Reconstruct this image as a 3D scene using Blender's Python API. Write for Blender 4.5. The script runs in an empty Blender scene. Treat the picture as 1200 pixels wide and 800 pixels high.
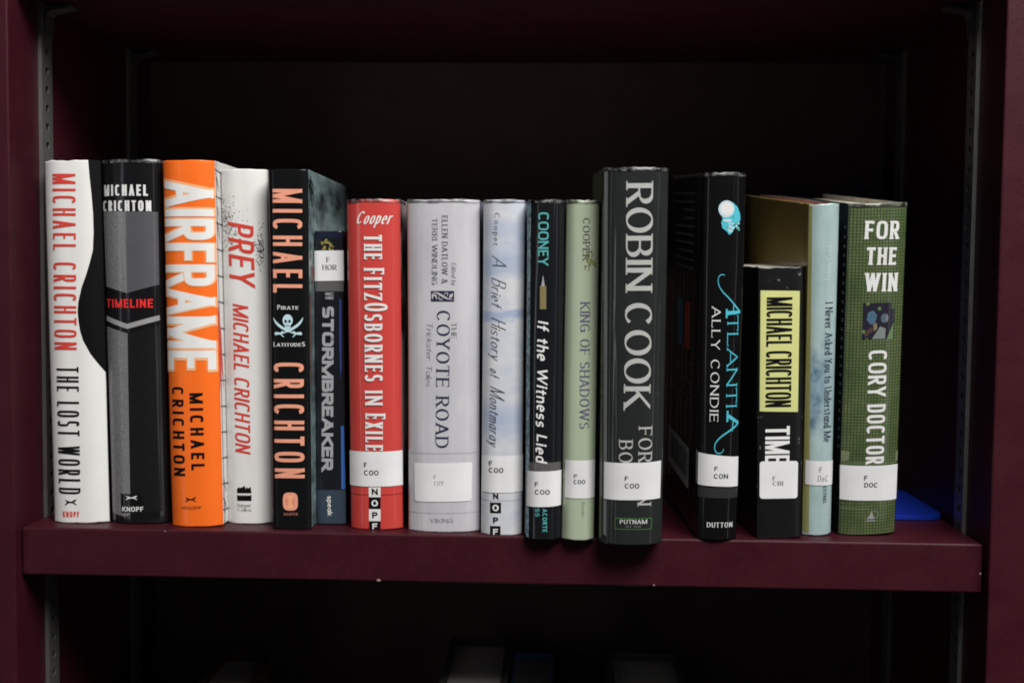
import bpy, bmesh, math, random
from mathutils import Matrix, Vector

# ------------------------------------------------------------------ scene, camera, light
S = bpy.context.scene
COL = S.collection
MM = 0.001
CAM_POS = (0.35376, -0.73962, 0.16734)
CAM_RIGHT = (0.99927117, 0.03695758, 0.00955314)
CAM_DOWN = (0.01153324, -0.05374092, -0.99848831)
CAM_FWD = (-0.03638832, 0.99787076, -0.05412799)
cam = bpy.data.cameras.new('camera')
cam_ob = bpy.data.objects.new('camera', cam)
COL.objects.link(cam_ob)
_r, _u, _b = Vector(CAM_RIGHT), -Vector(CAM_DOWN), -Vector(CAM_FWD)
cam_ob.matrix_world = Matrix(((_r.x, _u.x, _b.x, CAM_POS[0]), (_r.y, _u.y, _b.y, CAM_POS[1]),
                              (_r.z, _u.z, _b.z, CAM_POS[2]), (0, 0, 0, 1)))
cam.sensor_width = 22.3
cam.lens = 1340.8 / 1200 * 22.3
cam.clip_start, cam.clip_end = 0.01, 50
cam.dof.use_dof = True
cam.dof.focus_distance = 0.745
cam.dof.aperture_fstop = 4.0
S.camera = cam_ob

world = bpy.data.worlds.new('World')
S.world = world
world.use_nodes = True
bg = world.node_tree.nodes['Background']
bg.inputs['Color'].default_value = (0.9, 0.95, 1.0, 1)
bg.inputs['Strength'].default_value = 0.024


def lamp(name, loc, target, sx, sy, power, color):
    d = bpy.data.lights.new(name, 'AREA')
    d.shape, d.size, d.size_y, d.energy, d.color = 'RECTANGLE', sx, sy, power, color
    o = bpy.data.objects.new(name, d)
    COL.objects.link(o)
    o.location = loc
    o.rotation_euler = (Vector(target) - Vector(loc)).to_track_quat('-Z', 'Y').to_euler()
    return o


lamp('ceiling_lamp', (0.95, -0.85, 1.55), (0.35, 0, 0.1), 1.2, 0.5, 32, (1, 0.975, 0.94))
lamp('ceiling_lamp', (1.0, -1.55, 1.75), (0.35, 0, 0.1), 1.4, 0.6, 45, (1, 0.975, 0.94))
lamp('streak_light', (-0.95, -1.5, 0.25), (0.35, 0, 0.12), 0.17, 1.9, 1.7, (0.92, 0.96, 1.0))  # narrow strip added so the plastic jackets reflect vertical streaks
lamp('streak_light', (1.7, -1.25, 0.25), (0.35, 0, 0.12), 0.15, 1.9, 1.3, (0.92, 0.96, 1.0))  # matching strip added on the right for the same streaks

S.view_settings.view_transform = 'Standard'
S.view_settings.look = 'None'
S.view_settings.exposure = 0.0
S.view_settings.gamma = 1.0
S.cycles.use_denoising = True
S.cycles.max_bounces = 8
S.cycles.filter_width = 1.8

# ------------------------------------------------------------------ materials
MATS = {}


def node_mat(name):
    m = bpy.data.materials.new(name)
    m.use_nodes = True
    nt = m.node_tree
    return m, nt, nt.nodes['Principled BSDF']


def N(nt, kind, **kw):
    n = nt.nodes.new(kind)
    for k, v in kw.items():
        if k.startswith('i_'):
            key = k[2:]
            n.inputs[int(key) if key.isdigit() else key.replace('_', ' ')].default_value = v
        else:
            setattr(n, k, v)
    return n


def coords(nt, scale=(1, 1, 1), loc=(0, 0, 0)):
    tc = N(nt, 'ShaderNodeTexCoord')
    mp = N(nt, 'ShaderNodeMapping')
    mp.inputs['Scale'].default_value = scale
    mp.inputs['Location'].default_value = loc
    nt.links.new(tc.outputs['Object'], mp.inputs['Vector'])
    return mp.outputs['Vector']


def noise(nt, vec, scale, detail=3, rough=0.55):
    n = N(nt, 'ShaderNodeTexNoise')
    n.inputs['Scale'].default_value = scale
    n.inputs['Detail'].default_value = detail
    n.inputs['Roughness'].default_value = rough
    nt.links.new(vec, n.inputs['Vector'])
    return n.outputs['Fac']


def ramp(nt, fac, stops, interp='LINEAR'):
    r = N(nt, 'ShaderNodeValToRGB')
    r.color_ramp.interpolation = interp
    els = r.color_ramp.elements
    while len(els) < len(stops):
        els.new(0.5)
    for e, (p, c) in zip(els, stops):
        e.position = p
        e.color = (c[0], c[1], c[2], 1)
    nt.links.new(fac, r.inputs['Fac'])
    return r.outputs['Color']


def mix(nt, fac, a, b, mode='MIX'):
    m = N(nt, 'ShaderNodeMix', data_type='RGBA', blend_type=mode)
    for s, v in (('Factor', fac), ('A', a), ('B', b)):
        sock = [i for i in m.inputs if i.name == s and (i.type == 'RGBA' or s == 'Factor')][0]
        if isinstance(v, (int, float)):
            sock.default_value = v
        elif isinstance(v, tuple):
            sock.default_value = (v[0], v[1], v[2], 1)
        else:
            nt.links.new(v, sock)
    return [o for o in m.outputs if o.type == 'RGBA'][0]


def math_node(nt, op, a, b=0.0):
    m = N(nt, 'ShaderNodeMath', operation=op)
    for i, v in enumerate((a, b)):
        if isinstance(v, (int, float)):
            m.inputs[i].default_value = v
        else:
            nt.links.new(v, m.inputs[i])
    return m.outputs[0]


def streak_bump(nt, p, strength, coat):
    """fine vertical ripples of a plastic library jacket"""
    f = noise(nt, coords(nt, (1, 1, 0.018)), 120, 1, 0.4)
    g = noise(nt, coords(nt, (1, 1, 0.06)), 300, 1, 0.5)
    h = math_node(nt, 'ADD', f, math_node(nt, 'MULTIPLY', g, 0.07))
    b = N(nt, 'ShaderNodeBump')
    b.inputs['Strength'].default_value = strength
    b.inputs['Distance'].default_value = 0.0055
    nt.links.new(h, b.inputs['Height'])
    nt.links.new(b.outputs['Normal'], p.inputs['Coat Normal' if coat else 'Normal'])


def paper(name, col, rough=0.42, coat=0.0, coat_rough=0.12, mottled=0.025, bump=0.3, scale=35):
    """printed paper, plain colour with slight unevenness; coat > 0 is the clear plastic over it"""
    if name in MATS:
        return MATS[name]
    m, nt, p = node_mat(name)
    v = coords(nt)
    f = noise(nt, v, scale, 4)
    lo = tuple(c * (1 - mottled * 2) for c in col)
    hi = tuple(min(1, c * (1 + mottled)) for c in col)
    nt.links.new(ramp(nt, f, [(0.3, lo), (0.7, hi)]), p.inputs['Base Color'])
    p.inputs['Roughness'].default_value = rough
    p.inputs['Specular IOR Level'].default_value = 0.22 if max(col) > 0.05 else 0.1
    if coat:
        p.inputs['Coat Weight'].default_value = coat
        p.inputs['Coat Roughness'].default_value = coat_rough
        streak_bump(nt, p, bump, True)
    MATS[name] = m
    return m


INK = {
    'black': (0.0055, 0.0055, 0.006), 'white': (0.74, 0.74, 0.73), 'offwhite': (0.45, 0.45, 0.435), 'red': (0.62, 0.055, 0.04),
    'red_bright': (0.8, 0.03, 0.03), 'grey': (0.17, 0.17, 0.175), 'grey_dark': (0.085, 0.085, 0.095),
    'grey_light': (0.3, 0.3, 0.3), 'grey_faint': (0.22, 0.27, 0.2), 'charcoal': (0.010, 0.010, 0.011), 'peach': (0.87, 0.42, 0.2), 'umber': (0.075, 0.045, 0.04), 'tape_olive': (.17, .2, .115), 'halo': (0.87, 0.235, 0.06), 'coral': (.6, .2, .12),
    'brown': (0.2, 0.06, 0.02), 'salmon': (0.78, 0.33, 0.22), 'salmon_dim': (0.35, 0.13, 0.09), 'ice': (0.5, 0.68, 0.74),
    'navy_top': (0.012, 0.016, 0.035), 'yellow': (0.32, 0.27, 0.08), 'tape_grey': (0.1, 0.1, 0.1), 'silver': (0.34, 0.34, 0.36),
    'blue_streak': (0.03, 0.05, 0.22), 'blue_flash': (0.04, 0.13, 0.4), 'slate': (0.035, 0.052, 0.075), 'ink': (0.025, 0.025, 0.03),
    'ink_pale': (0.3, 0.3, 0.3), 'ink_grey': (0.07, 0.07, 0.095), 'maroon': (0.19, 0.012, 0.014), 'navy': (0.02, 0.025, 0.06),
    'tape_clear': (0.38, 0.38, 0.4), 'teal': (0.1, 0.4, 0.4), 'tan': (0.21, 0.17, 0.075), 'olive': (0.25, 0.26, 0.09),
    'violet': (0.12, 0.12, 0.2), 'sheen': (0.16, 0.18, 0.175), 'green': (0.07, 0.2, 0.05), 'aqua': (0.08, 0.5, 0.62),
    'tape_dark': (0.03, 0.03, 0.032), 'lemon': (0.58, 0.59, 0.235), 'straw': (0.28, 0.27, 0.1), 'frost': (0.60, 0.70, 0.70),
    'steel': (0.08, 0.12, 0.16), 'label': (0.74, 0.74, 0.75), 'night': (0.02, 0.018, 0.03), 'sky': (0.07, 0.14, 0.22),
    'stone': (0.19, 0.22, 0.21), 'skin': (0.2, 0.17, 0.11), 'moss': (0.12, 0.19, 0.07), 'red_cover': (0.5, 0.05, 0.04),
    'gold_text': (0.07, 0.045, 0.012), 'dim_text': (0.15, 0.15, 0.15), 'barcode': (0.62, 0.62, 0.62), 'blue_patch': (0.14, 0.3, 0.45),
    'red_patch': (0.6, 0.1, 0.08), 'rust': (0.2, 0.05, 0.03), 'pale_patch': (0.5, 0.46, 0.46),
}


def ink(name, coat=0.0):
    if name == 'speckle_blue':
        key = 'ink_' + name
        if key not in MATS:
            m, nt, p = node_mat(key)
            f = noise(nt, coords(nt, (1, 1, 0.8)), 420, 3, 0.7)
            nt.links.new(ramp(nt, f, [(0.35, (0.05, 0.1, 0.13)), (0.55, (0.2, 0.33, 0.4)), (0.7, (0.5, 0.6, 0.66))]), p.inputs['Base Color'])
            p.inputs['Roughness'].default_value = 0.35
            MATS[key] = m
        return MATS[key]
    if name == 'grey' or name == 'charcoal':
        return paper('print_' + name + ('_c' if coat else ''), INK[name], 0.4, coat, 0.12, 0.18, 0.25, 900)
    return paper('print_' + name + ('_c' if coat else ''), INK[name], 0.42, coat, 0.12, 0.04)


def bookcase_paint(name='burgundy_paint', col=(0.041, 0.0054, 0.0105), rough=0.45):
    if name in MATS:
        return MATS[name]
    m, nt, p = node_mat(name)
    v = coords(nt)
    f = noise(nt, v, 40, 5, 0.6)
    g = noise(nt, v, 550, 3, 0.6)
    c = ramp(nt, f, [(0.3, tuple(x * 0.82 for x in col)), (0.75, tuple(x * 1.12 for x in col))])
    # small scuffs where paint is worn paler
    s = ramp(nt, noise(nt, coords(nt, (1, 0.4, 1.6)), 70, 6, 0.75), [(0.70, (0, 0, 0)), (0.78, (1, 1, 1))])
    grain = noise(nt, coords(nt, (1, 1, 1)), 320, 3, 0.7)
    c = mix(nt, ramp(nt, grain, [(.35, (.35, .35, .35)), (.65, (0, 0, 0))]), c, tuple(x * 0.7 for x in col))
    c = mix(nt, math_node(nt, 'MULTIPLY', s, 0.6), c, tuple(min(1, x * 2.2 + 0.01) for x in col))
    nt.links.new(c, p.inputs['Base Color'])
    nt.links.new(math_node(nt, 'ADD', math_node(nt, 'MULTIPLY', f, 0.2), rough - 0.1), p.inputs['Roughness'])
    b = N(nt, 'ShaderNodeBump')
    b.inputs['Strength'].default_value = 0.3
    b.inputs['Distance'].default_value = 0.0004
    nt.links.new(g, b.inputs['Height'])
    nt.links.new(b.outputs['Normal'], p.inputs['Normal'])
    p.inputs['Specular IOR Level'].default_value = 0.22
    MATS[name] = m
    return m


def metal(name, col, rough=0.4):
    if name in MATS:
        return MATS[name]
    m, nt, p = node_mat(name)
    f = noise(nt, coords(nt, (1, 1, 0.2)), 200, 3)
    nt.links.new(ramp(nt, f, [(0.3, tuple(c * 0.75 for c in col)), (0.7, col)]), p.inputs['Base Color'])
    p.inputs['Metallic'].default_value = 0.75
    p.inputs['Roughness'].default_value = rough
    MATS[name] = m
    return m


# ---- jackets that are more than one plain colour -----------------------------------------
def jacket_watercolour():
    m, nt, p = node_mat('jacket_watercolour')
    base = (0.52, 0.55, 0.60)
    f = noise(nt, coords(nt, (0.5, 0.5, 1)), 45, 4, 0.6)
    c = ramp(nt, f, [(0.42, (0.63, 0.635, 0.655)), (0.68, (0.43, 0.49, 0.62))])
    sep = N(nt, 'ShaderNodeSeparateXYZ')
    nt.links.new(coords(nt), sep.inputs[0])
    z = sep.outputs['Z']
    wob = math_node(nt, 'MULTIPLY', math_node(nt, 'SUBTRACT', f, 0.5), 0.02)
    zz = math_node(nt, 'ADD', z, wob)
    for zc, wd, a in ((0.176, 0.012, 0.62), (0.143, 0.005, 0.8), (0.075, 0.016, 0.45), (0.2, 0.008, 0.35)):
        d = math_node(nt, 'ABSOLUTE', math_node(nt, 'SUBTRACT', zz, zc))
        k = N(nt, 'ShaderNodeMapRange', i_1=wd * 0.4, i_2=wd, i_3=a, i_4=0.0)
        nt.links.new(d, k.inputs[0])
        c = mix(nt, k.outputs[0], c, (0.26, 0.35, 0.54))
    fib = noise(nt, coords(nt, (1, 1, 1)), 500, 2)
    c = mix(nt, math_node(nt, 'MULTIPLY', fib, 0.15), c, (0.65, 0.65, 0.66))
    nt.links.new(c, p.inputs['Base Color'])
    p.inputs['Roughness'].default_value = 0.35
    p.inputs['Coat Weight'].default_value = 0.8
    p.inputs['Coat Roughness'].default_value = 0.12
    streak_bump(nt, p, 0.2, True)
    return m


def jacket_grid():
    m, nt, p = node_mat('jacket_green_grid')
    sep = N(nt, 'ShaderNodeSeparateXYZ')
    nt.links.new(coords(nt), sep.inputs[0])
    pitch = 0.00205
    lines = None
    for ax in ('X', 'Z'):
        fr = math_node(nt, 'FRACT', math_node(nt, 'ADD', math_node(nt, 'DIVIDE', sep.outputs[ax], pitch), 100.0))
        ln = math_node(nt, 'LESS_THAN', fr, 0.27)
        lines = ln if lines is None else math_node(nt, 'MAXIMUM', lines, ln)
    snap = N(nt, 'ShaderNodeVectorMath', operation='SNAP')
    snap.inputs[1].default_value = (pitch, 1.0, pitch)
    nt.links.new(coords(nt), snap.inputs[0])
    big = noise(nt, snap.outputs[0], 26, 3, 0.7)
    cell = ramp(nt, big, [(0.3, (0.055, 0.08, 0.032)), (0.46, (0.10, 0.14, 0.052)), (0.6, (0.15, 0.18, 0.076)), (0.75, (0.22, 0.22, 0.10))])
    wn = N(nt, 'ShaderNodeTexWhiteNoise')
    nt.links.new(snap.outputs[0], wn.inputs['Vector'])
    cell = mix(nt, math_node(nt, 'MULTIPLY', wn.outputs['Value'], 0.45), cell, (0.06, 0.11, 0.03))
    c = mix(nt, lines, cell, (0.028, 0.042, 0.018))
    nt.links.new(c, p.inputs['Base Color'])
    p.inputs['Roughness'].default_value = 0.4
    p.inputs['Coat Weight'].default_value = 0.7
    p.inputs['Coat Roughness'].default_value = 0.15
    streak_bump(nt, p, 0.2, True)
    return m


def jacket_worn_black():
    m, nt, p = node_mat('cover_worn_black')
    f = noise(nt, coords(nt, (1, 1, 0.6)), 180, 6, 0.75)
    e = noise(nt, coords(nt), 14, 2)
    scuff = math_node(nt, 'MULTIPLY', math_node(nt, 'GREATER_THAN', f, 0.615), math_node(nt, 'GREATER_THAN', e, 0.5))
    c = mix(nt, math_node(nt, 'MULTIPLY', scuff, 0.5), (0.006, 0.006, 0.0065), (0.35, 0.35, 0.33))
    nt.links.new(c, p.inputs['Base Color'])
    p.inputs['Roughness'].default_value = 0.32
    b = N(nt, 'ShaderNodeBump')
    b.inputs['Strength'].default_value = 0.35
    b.inputs['Distance'].default_value = 0.0006
    nt.links.new(noise(nt, coords(nt, (0.5, 0.5, 1)), 110, 4), b.inputs['Height'])
    nt.links.new(b.outputs['Normal'], p.inputs['Normal'])
    return m


def jacket_blue_cloud():
    m, nt, p = node_mat('jacket_pale_blue')
    sep = N(nt, 'ShaderNodeSeparateXYZ')
    nt.links.new(coords(nt), sep.inputs[0])
    f = noise(nt, coords(nt, (1, 1, 0.8)), 70, 4, 0.6)
    c = ramp(nt, f, [(0.3, (0.31, 0.43, 0.435)), (0.7, (0.40, 0.51, 0.505))])
    d = math_node(nt, 'ABSOLUTE', math_node(nt, 'SUBTRACT', sep.outputs['Z'], 0.098))
    k = N(nt, 'ShaderNodeMapRange', i_1=0.010, i_2=0.034, i_3=1.0, i_4=0.0)
    nt.links.new(math_node(nt, 'ADD', d, math_node(nt, 'MULTIPLY', math_node(nt, 'SUBTRACT', f, 0.5), 0.05)), k.inputs[0])
    xs = N(nt, 'ShaderNodeMapRange', i_1=-0.004, i_2=0.006, i_3=1.0, i_4=0.15)
    nt.links.new(sep.outputs['X'], xs.inputs[0])
    dark = ramp(nt, f, [(0.4, (0.06, 0.12, 0.2)), (0.6, (0.25, 0.38, 0.45))])
    c = mix(nt, math_node(nt, 'MULTIPLY', k.outputs[0], xs.outputs[0]), c, dark)
    nt.links.new(c, p.inputs['Base Color'])
    p.inputs['Roughness'].default_value = 0.3
    p.inputs['Coat Weight'].default_value = 0.5
    p.inputs['Coat Roughness'].default_value = 0.15
    streak_bump(nt, p, 0.15, True)
    return m


def jacket_noise(name, stops, vec_scale, scale, rough=0.4, coat=0.0):
    m, nt, p = node_mat(name)
    f = noise(nt, coords(nt, vec_scale), scale, 4, 0.6)
    nt.links.new(ramp(nt, f, stops), p.inputs['Base Color'])
    p.inputs['Roughness'].default_value = rough
    if coat:
        p.inputs['Coat Weight'].default_value = coat
        p.inputs['Coat Roughness'].default_value = 0.12
        streak_bump(nt, p, 0.25, True)
    return m


# ------------------------------------------------------------------ mesh helpers
def link(name, bm, mats, parent=None, smooth=False):
    me = bpy.data.meshes.new(name)
    bmesh.ops.recalc_face_normals(bm, faces=bm.faces) if bm.faces and smooth is None else None
    bm.to_mesh(me)
    bm.free()
    for m in (mats if isinstance(mats, (list, tuple)) else [mats]):
        me.materials.append(m)
    if smooth:
        for p in me.polygons:
            p.use_smooth = True
    o = bpy.data.objects.new(name, me)
    COL.objects.link(o)
    if parent:
        o.parent = parent
    return o


def thing(name, label, cat, loc=(0, 0, 0), group=None):
    o = bpy.data.objects.new(name, None)
    o.empty_display_size = 0.02
    COL.objects.link(o)
    o.location = loc
    o['label'], o['category'] = label, cat
    if group:
        o['group'] = group
    return o


def box(bm, x0, x1, y0, y1, z0, z1, bevel=0.0, seg=2):
    vs = [bm.verts.new((x, y, z)) for x in (x0, x1) for y in (y0, y1) for z in (z0, z1)]
    fs = [bm.faces.new([vs[i] for i in q]) for q in ((0, 1, 3, 2), (4, 6, 7, 5), (0, 4, 5, 1), (2, 3, 7, 6), (0, 2, 6, 4), (1, 5, 7, 3))]
    if bevel:
        es = list({e for f in fs for e in f.edges})
        bmesh.ops.bevel(bm, geom=es, offset=bevel, segments=seg, profile=0.5, affect='EDGES')
    return bm


# ------------------------------------------------------------------ lettering: pen strokes
def arc(cx, cy, rx, ry, a0, a1, n=2.0, k=14):
    pts = []
    for i in range(k + 1):
        a = math.radians(a0 + (a1 - a0) * i / k)
        c, s = math.cos(a), math.sin(a)
        pts.append((cx + rx * math.copysign(abs(c) ** (2 / n), c), cy + ry * math.copysign(abs(s) ** (2 / n), s)))
    return pts


def glyph(ch, n):
    """skeleton width and centre lines, x from 0 to 1, y 0 baseline to 1 capital height"""
    A = lambda *a, k=14: arc(*a, n=n, k=k)
    st = [(0, 0), (0, 1)]
    e = 0.18
    G = {
        'A': (.62, [[(0, 0), (.5, 1)], [(.5, 1), (1, 0)], [(.2, .32), (.8, .32)]]),
        'B': (.5, [st, [(0, 1)] + A(.5, .76, .42, .24, 90, -90) + [(0, .52)], [(0, .52)] + A(.5, .26, .5, .26, 90, -90) + [(0, 0)]]),
        'C': (.58, [A(.5, .5, .5, .5, 42, 318, k=26)]),
        'D': (.58, [st, [(0, 1)] + A(.4, .5, .6, .5, 90, -90, k=20) + [(0, 0)]]),
        'E': (.42, [st, [(0, 1), (1, 1)], [(0, .52), (.85, .52)], [(0, 0), (1, 0)]]),
        'F': (.4, [st, [(0, 1), (1, 1)], [(0, .5), (.85, .5)]]),
        'G': (.6, [A(.5, .5, .5, .5, 42, 335, k=26), [(.98, .05), (.98, .46), (.55, .46)]]),
        'H': (.54, [st, [(1, 0), (1, 1)], [(0, .52), (1, .52)]]),
        'I': (0, [st]),
        'J': (.36, [[(1, 1)] + A(.5, .28, .5, .28, 0, -165)]),
        'K': (.54, [st, [(1, 1), (0, .4)], [(.3, .58), (1, 0)]]),
        'L': (.4, [st, [(0, 0), (1, 0)]]),
        'M': (.84, [st, [(0, 1), (.5, 0)], [(.5, 0), (1, 1)], [(1, 0), (1, 1)]]),
        'N': (.56, [st, [(0, 1), (1, 0)], [(1, 0), (1, 1)]]),
        'O': (.62, [A(.5, .5, .5, .5, 90, 450, k=36)]),
        'P': (.46, [st, [(0, 1)] + A(.45, .73, .55, .27, 90, -90) + [(0, .46)]]),
        'Q': (.62, [A(.5, .5, .5, .5, 90, 450, k=36), [(.6, .25), (1, -.05)]]),
        'R': (.5, [st, [(0, 1)] + A(.45, .74, .5, .26, 90, -90) + [(0, .48)], [(.45, .48), (1, 0)]]),
        'S': (.46, [A(.5, .75, .47, .25, 25, 270, k=18)[:-1] + A(.5, .25, .5, .25, 90, -155, k=18)]),
        'T': (.5, [[(.5, 0), (.5, 1)], [(0, 1), (1, 1)]]),
        'U': (.54, [[(0, 1)] + A(.5, .32, .5, .32, 180, 360, k=20) + [(1, 1)]]),
        'V': (.6, [[(0, 1), (.5, 0)], [(.5, 0), (1, 1)]]),
        'W': (1.0, [[(0, 1), (.25, 0)], [(.25, 0), (.5, 1)], [(.5, 1), (.75, 0)], [(.75, 0), (1, 1)]]),
        'X': (.56, [[(0, 1), (1, 0)], [(0, 0), (1, 1)]]),
        'Y': (.56, [[(0, 1), (.5, .46)], [(1, 1), (.5, .46)], [(.5, 0), (.5, .5)]]),
        'Z': (.5, [[(0, 1), (1, 1)], [(1, 1), (0, 0)], [(0, 0), (1, 0)]]),
        '&': (.6, [[(1, 0), (.25, .75)] + A(.45, .82, .22, .18, 180, -20) + [(.15, .4)] + A(.4, .22, .4, .22, 150, 330) + [(1, .5)]]),
        '1': (.2, [[(1, 0), (1, 1)], [(1, 1), (0, .8)]]),
        '3': (.4, [A(.45, .75, .45, .25, 150, -90), A(.45, .25, .5, .25, 90, -150)]),
        '8': (.42, [A(.5, .75, .42, .25, 90, 450, k=24), A(.5, .25, .5, .25, 90, 450, k=24)]),
        'a': (.36, [A(.5, .31, .5, .31, 90, 450, k=24), [(1, .62), (1, 0)]]),
        'b': (.36, [[(0, 0), (0, 1)], A(.5, .31, .5, .31, 90, 450, k=24)]),
        'c': (.34, [A(.5, .31, .5, .31, 45, 315, k=20)]),
        'd': (.36, [[(1, 0), (1, 1)], A(.5, .31, .5, .31, 90, 450, k=24)]),
        'e': (.36, [[(0, .33), (1, .33)], A(.5, .31, .5, .31, 0, 310, k=22)]),
        'f': (.26, [[(.4, 0)] + A(.8, .8, .4, .2, 180, 60), [(0, .62), (.9, .62)]]),
        'g': (.36, [A(.5, .31, .5, .31, 90, 450, k=24), [(1, .62)] + A(.5, -.1, .5, .22, 0, -150)]),
        'h': (.36, [[(0, 0), (0, 1)], A(.5, .32, .5, .3, 180, 0) + [(1, 0)]]),
        'i': (0, [[(0, 0), (0, .62)], [(0, .82), (0, .9)]]),
        'j': (.12, [[(1, .62)] + A(.3, -.1, .7, .2, 0, -120), [(1, .82), (1, .9)]]),
        'k': (.34, [[(0, 0), (0, 1)], [(.95, .62), (0, .24)], [(.3, .36), (1, 0)]]),
        'l': (0, [[(0, 0), (0, 1)]]),
        'm': (.6, [[(0, 0), (0, .62)], A(.25, .34, .25, .28, 180, 0) + [(.5, 0)], A(.75, .34, .25, .28, 180, 0) + [(1, 0)]]),
        'n': (.36, [[(0, 0), (0, .62)], A(.5, .32, .5, .3, 180, 0) + [(1, 0)]]),
        'o': (.38, [A(.5, .31, .5, .31, 90, 450, k=24)]),
        'p': (.36, [[(0, -.3), (0, .62)], A(.5, .31, .5, .31, 90, 450, k=24)]),
        'r': (.24, [[(0, 0), (0, .62)], A(.7, .3, .7, .32, 180, 60)]),
        's': (.3, [A(.5, .465, .47, .155, 25, 270)[:-1] + A(.5, .155, .5, .155, 90, -155)]),
        't': (.24, [[(.45, .85)] + A(.85, .16, .4, .16, 180, 290), [(0, .62), (1, .62)]]),
        'u': (.36, [[(0, .62)] + A(.5, .3, .5, .3, 180, 360) + [(1, .62)], [(1, .62), (1, 0)]]),
        'v': (.36, [[(0, .62), (.5, 0)], [(.5, 0), (1, .62)]]),
        'w': (.54, [[(0, .62), (.25, 0)], [(.25, 0), (.5, .62)], [(.5, .62), (.75, 0)], [(.75, 0), (1, .62)]]),
        'x': (.34, [[(0, .62), (1, 0)], [(0, 0), (1, .62)]]),
        'y': (.36, [[(0, .62), (.5, 0)], [(1, .62), (.25, -.3)]]),
        'z': (.34, [[(0, .62), (1, .62)], [(1, .62), (0, 0)], [(0, 0), (1, 0)]]),
    }
    return G[ch]


# T, t: thick and thin pen width over capital height; phi pen tilt; serif slab length; n bowl squareness; sp spacing; slant
STYLE = {
    'gothic': dict(T=.12, t=.10, n=3.0, sp=.10), 'gothic_light': dict(T=.105, t=.085, n=3.2, sp=.19),
    'gothic_bold': dict(T=.16, t=.14, n=3.2, sp=.12), 'gothic_open': dict(T=.12, t=.125, n=3.4, sp=.21), 'gothic_far': dict(T=.19, t=.18, n=3.2, sp=.36), 'gothic_tight': dict(T=.125, t=.125, n=3.2, sp=.06), 'gothic_black': dict(T=.19, t=.16, n=3.2, sp=.07), 'roman_tall': dict(T=.185, t=.055, n=2.05, sp=.11, phi=12, serif=.08, st=.045), 'roman_open': dict(T=.16, t=.06, n=2.05, sp=.3, phi=12, serif=.07, st=.05), 'gothic_it': dict(T=.14, t=.12, n=3.0, sp=.12, slant=.2),
    'gothic_wide': dict(T=.2, t=.17, n=3.0, sp=.2), 'poster': dict(T=.15, t=.14, n=3.4, sp=.05),
    'poster_glow': dict(T=.165, t=.17, n=3.4, sp=.035), 'poster_halo': dict(T=.185, t=.21, n=3.4, sp=.015), 'slab': dict(T=.19, t=.15, n=3.4, sp=.14, serif=.03, st=.1),
    'tech': dict(T=.29, t=.25, n=5.0, sp=.09), 'deco': dict(T=.15, t=.085, n=2.2, sp=.16, phi=8, serif=.03, st=.05),
    'deco_shadow': dict(T=.15, t=.085, n=2.2, sp=.16, phi=8, serif=.03, st=.05),
    'roman': dict(T=.13, t=.06, n=2.05, sp=.2, phi=14, serif=.09, st=.05),
    'roman_med': dict(T=.15, t=.055, n=2.05, sp=.2, phi=14, serif=.1, st=.045),
    'roman_bold': dict(T=.19, t=.07, n=2.05, sp=.13, phi=12, serif=.1, st=.055),
    'roman_spaced': dict(T=.13, t=.06, n=2.05, sp=.42, phi=14, serif=.09, st=.05),
    'roman_narrow': dict(T=.11, t=.055, n=2.05, sp=.13, phi=14, serif=.06, st=.045),
    'roman_cap': dict(T=.17, t=.08, n=2.05, sp=.2, phi=12, serif=.05, st=.06), 'roman_small': dict(T=.14, t=.08, n=2.05, sp=.12, phi=14, serif=.06, st=.06),
    'italic': dict(T=.1, t=.05, n=2.0, sp=.14, phi=20, slant=.22),
    'script_bold': dict(T=.13, t=.06, n=2.0, sp=.1, phi=25, slant=.38),
    'script_thin': dict(T=.065, t=.035, n=2.0, sp=.13, phi=25, slant=.42, lf=.66),
    'brush': dict(T=.2, t=.14, n=2.3, sp=.17, phi=30, slant=.22, wob=.04),
    'sans': dict(T=.2, t=.17, n=2.3, sp=.14), 'sans_label': dict(T=.21, t=.18, n=2.05, sp=.11),
    'sans_heavy': dict(T=.26, t=.22, n=2.3, sp=.1),
}


def clip_poly(poly, lo, hi):
    for sgn, lim in ((1, lo), (-1, -hi)):
        out = []
        for i in range(len(poly)):
            a, b = poly[i - 1], poly[i]
            da, db = sgn * a[1] - lim, sgn * b[1] - lim
            if (da >= 0) != (db >= 0):
                t = da / (da - db)
                out.append((a[0] + (b[0] - a[0]) * t, a[1] + (b[1] - a[1]) * t))
            if db >= 0:
                out.append(b)
        poly = out
        if len(poly) < 3:
            return None
    return poly


def strip(pts, width, ext0=0.0, ext1=0.0, step=0.0):
    """quads of a pen stroke along pts (H units); width(dx, dy) gives the pen's width"""
    P = [Vector(p) for p in pts]
    if ext0:
        P[0] = P[0] - (P[1] - P[0]).normalized() * ext0
    if ext1:
        P[-1] = P[-1] + (P[-1] - P[-2]).normalized() * ext1
    closed = (P[0] - P[-1]).length < 1e-6
    L, Rr = [], []
    for i, p in enumerate(P):
        a = P[i - 1] if i else (P[-2] if closed else None)
        b = P[i + 1] if i < len(P) - 1 else (P[1] if closed else None)
        d0 = (p - a).normalized() if a is not None else None
        d1 = (b - p).normalized() if b is not None else None
        d = ((d0 or d1) + (d1 or d0)).normalized()
        nrm = Vector((-d.y, d.x))
        k = 1.0
        if d0 and d1:
            k = 1.0 / max(0.6, d.dot(d1))
        w = width(d.x, d.y) * 0.5 * k
        L.append(p + nrm * w)
        Rr.append(p - nrm * w)
    return [[tuple(L[i]), tuple(Rr[i]), tuple(Rr[i + 1]), tuple(L[i + 1])] for i in range(len(P) - 1)]


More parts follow.
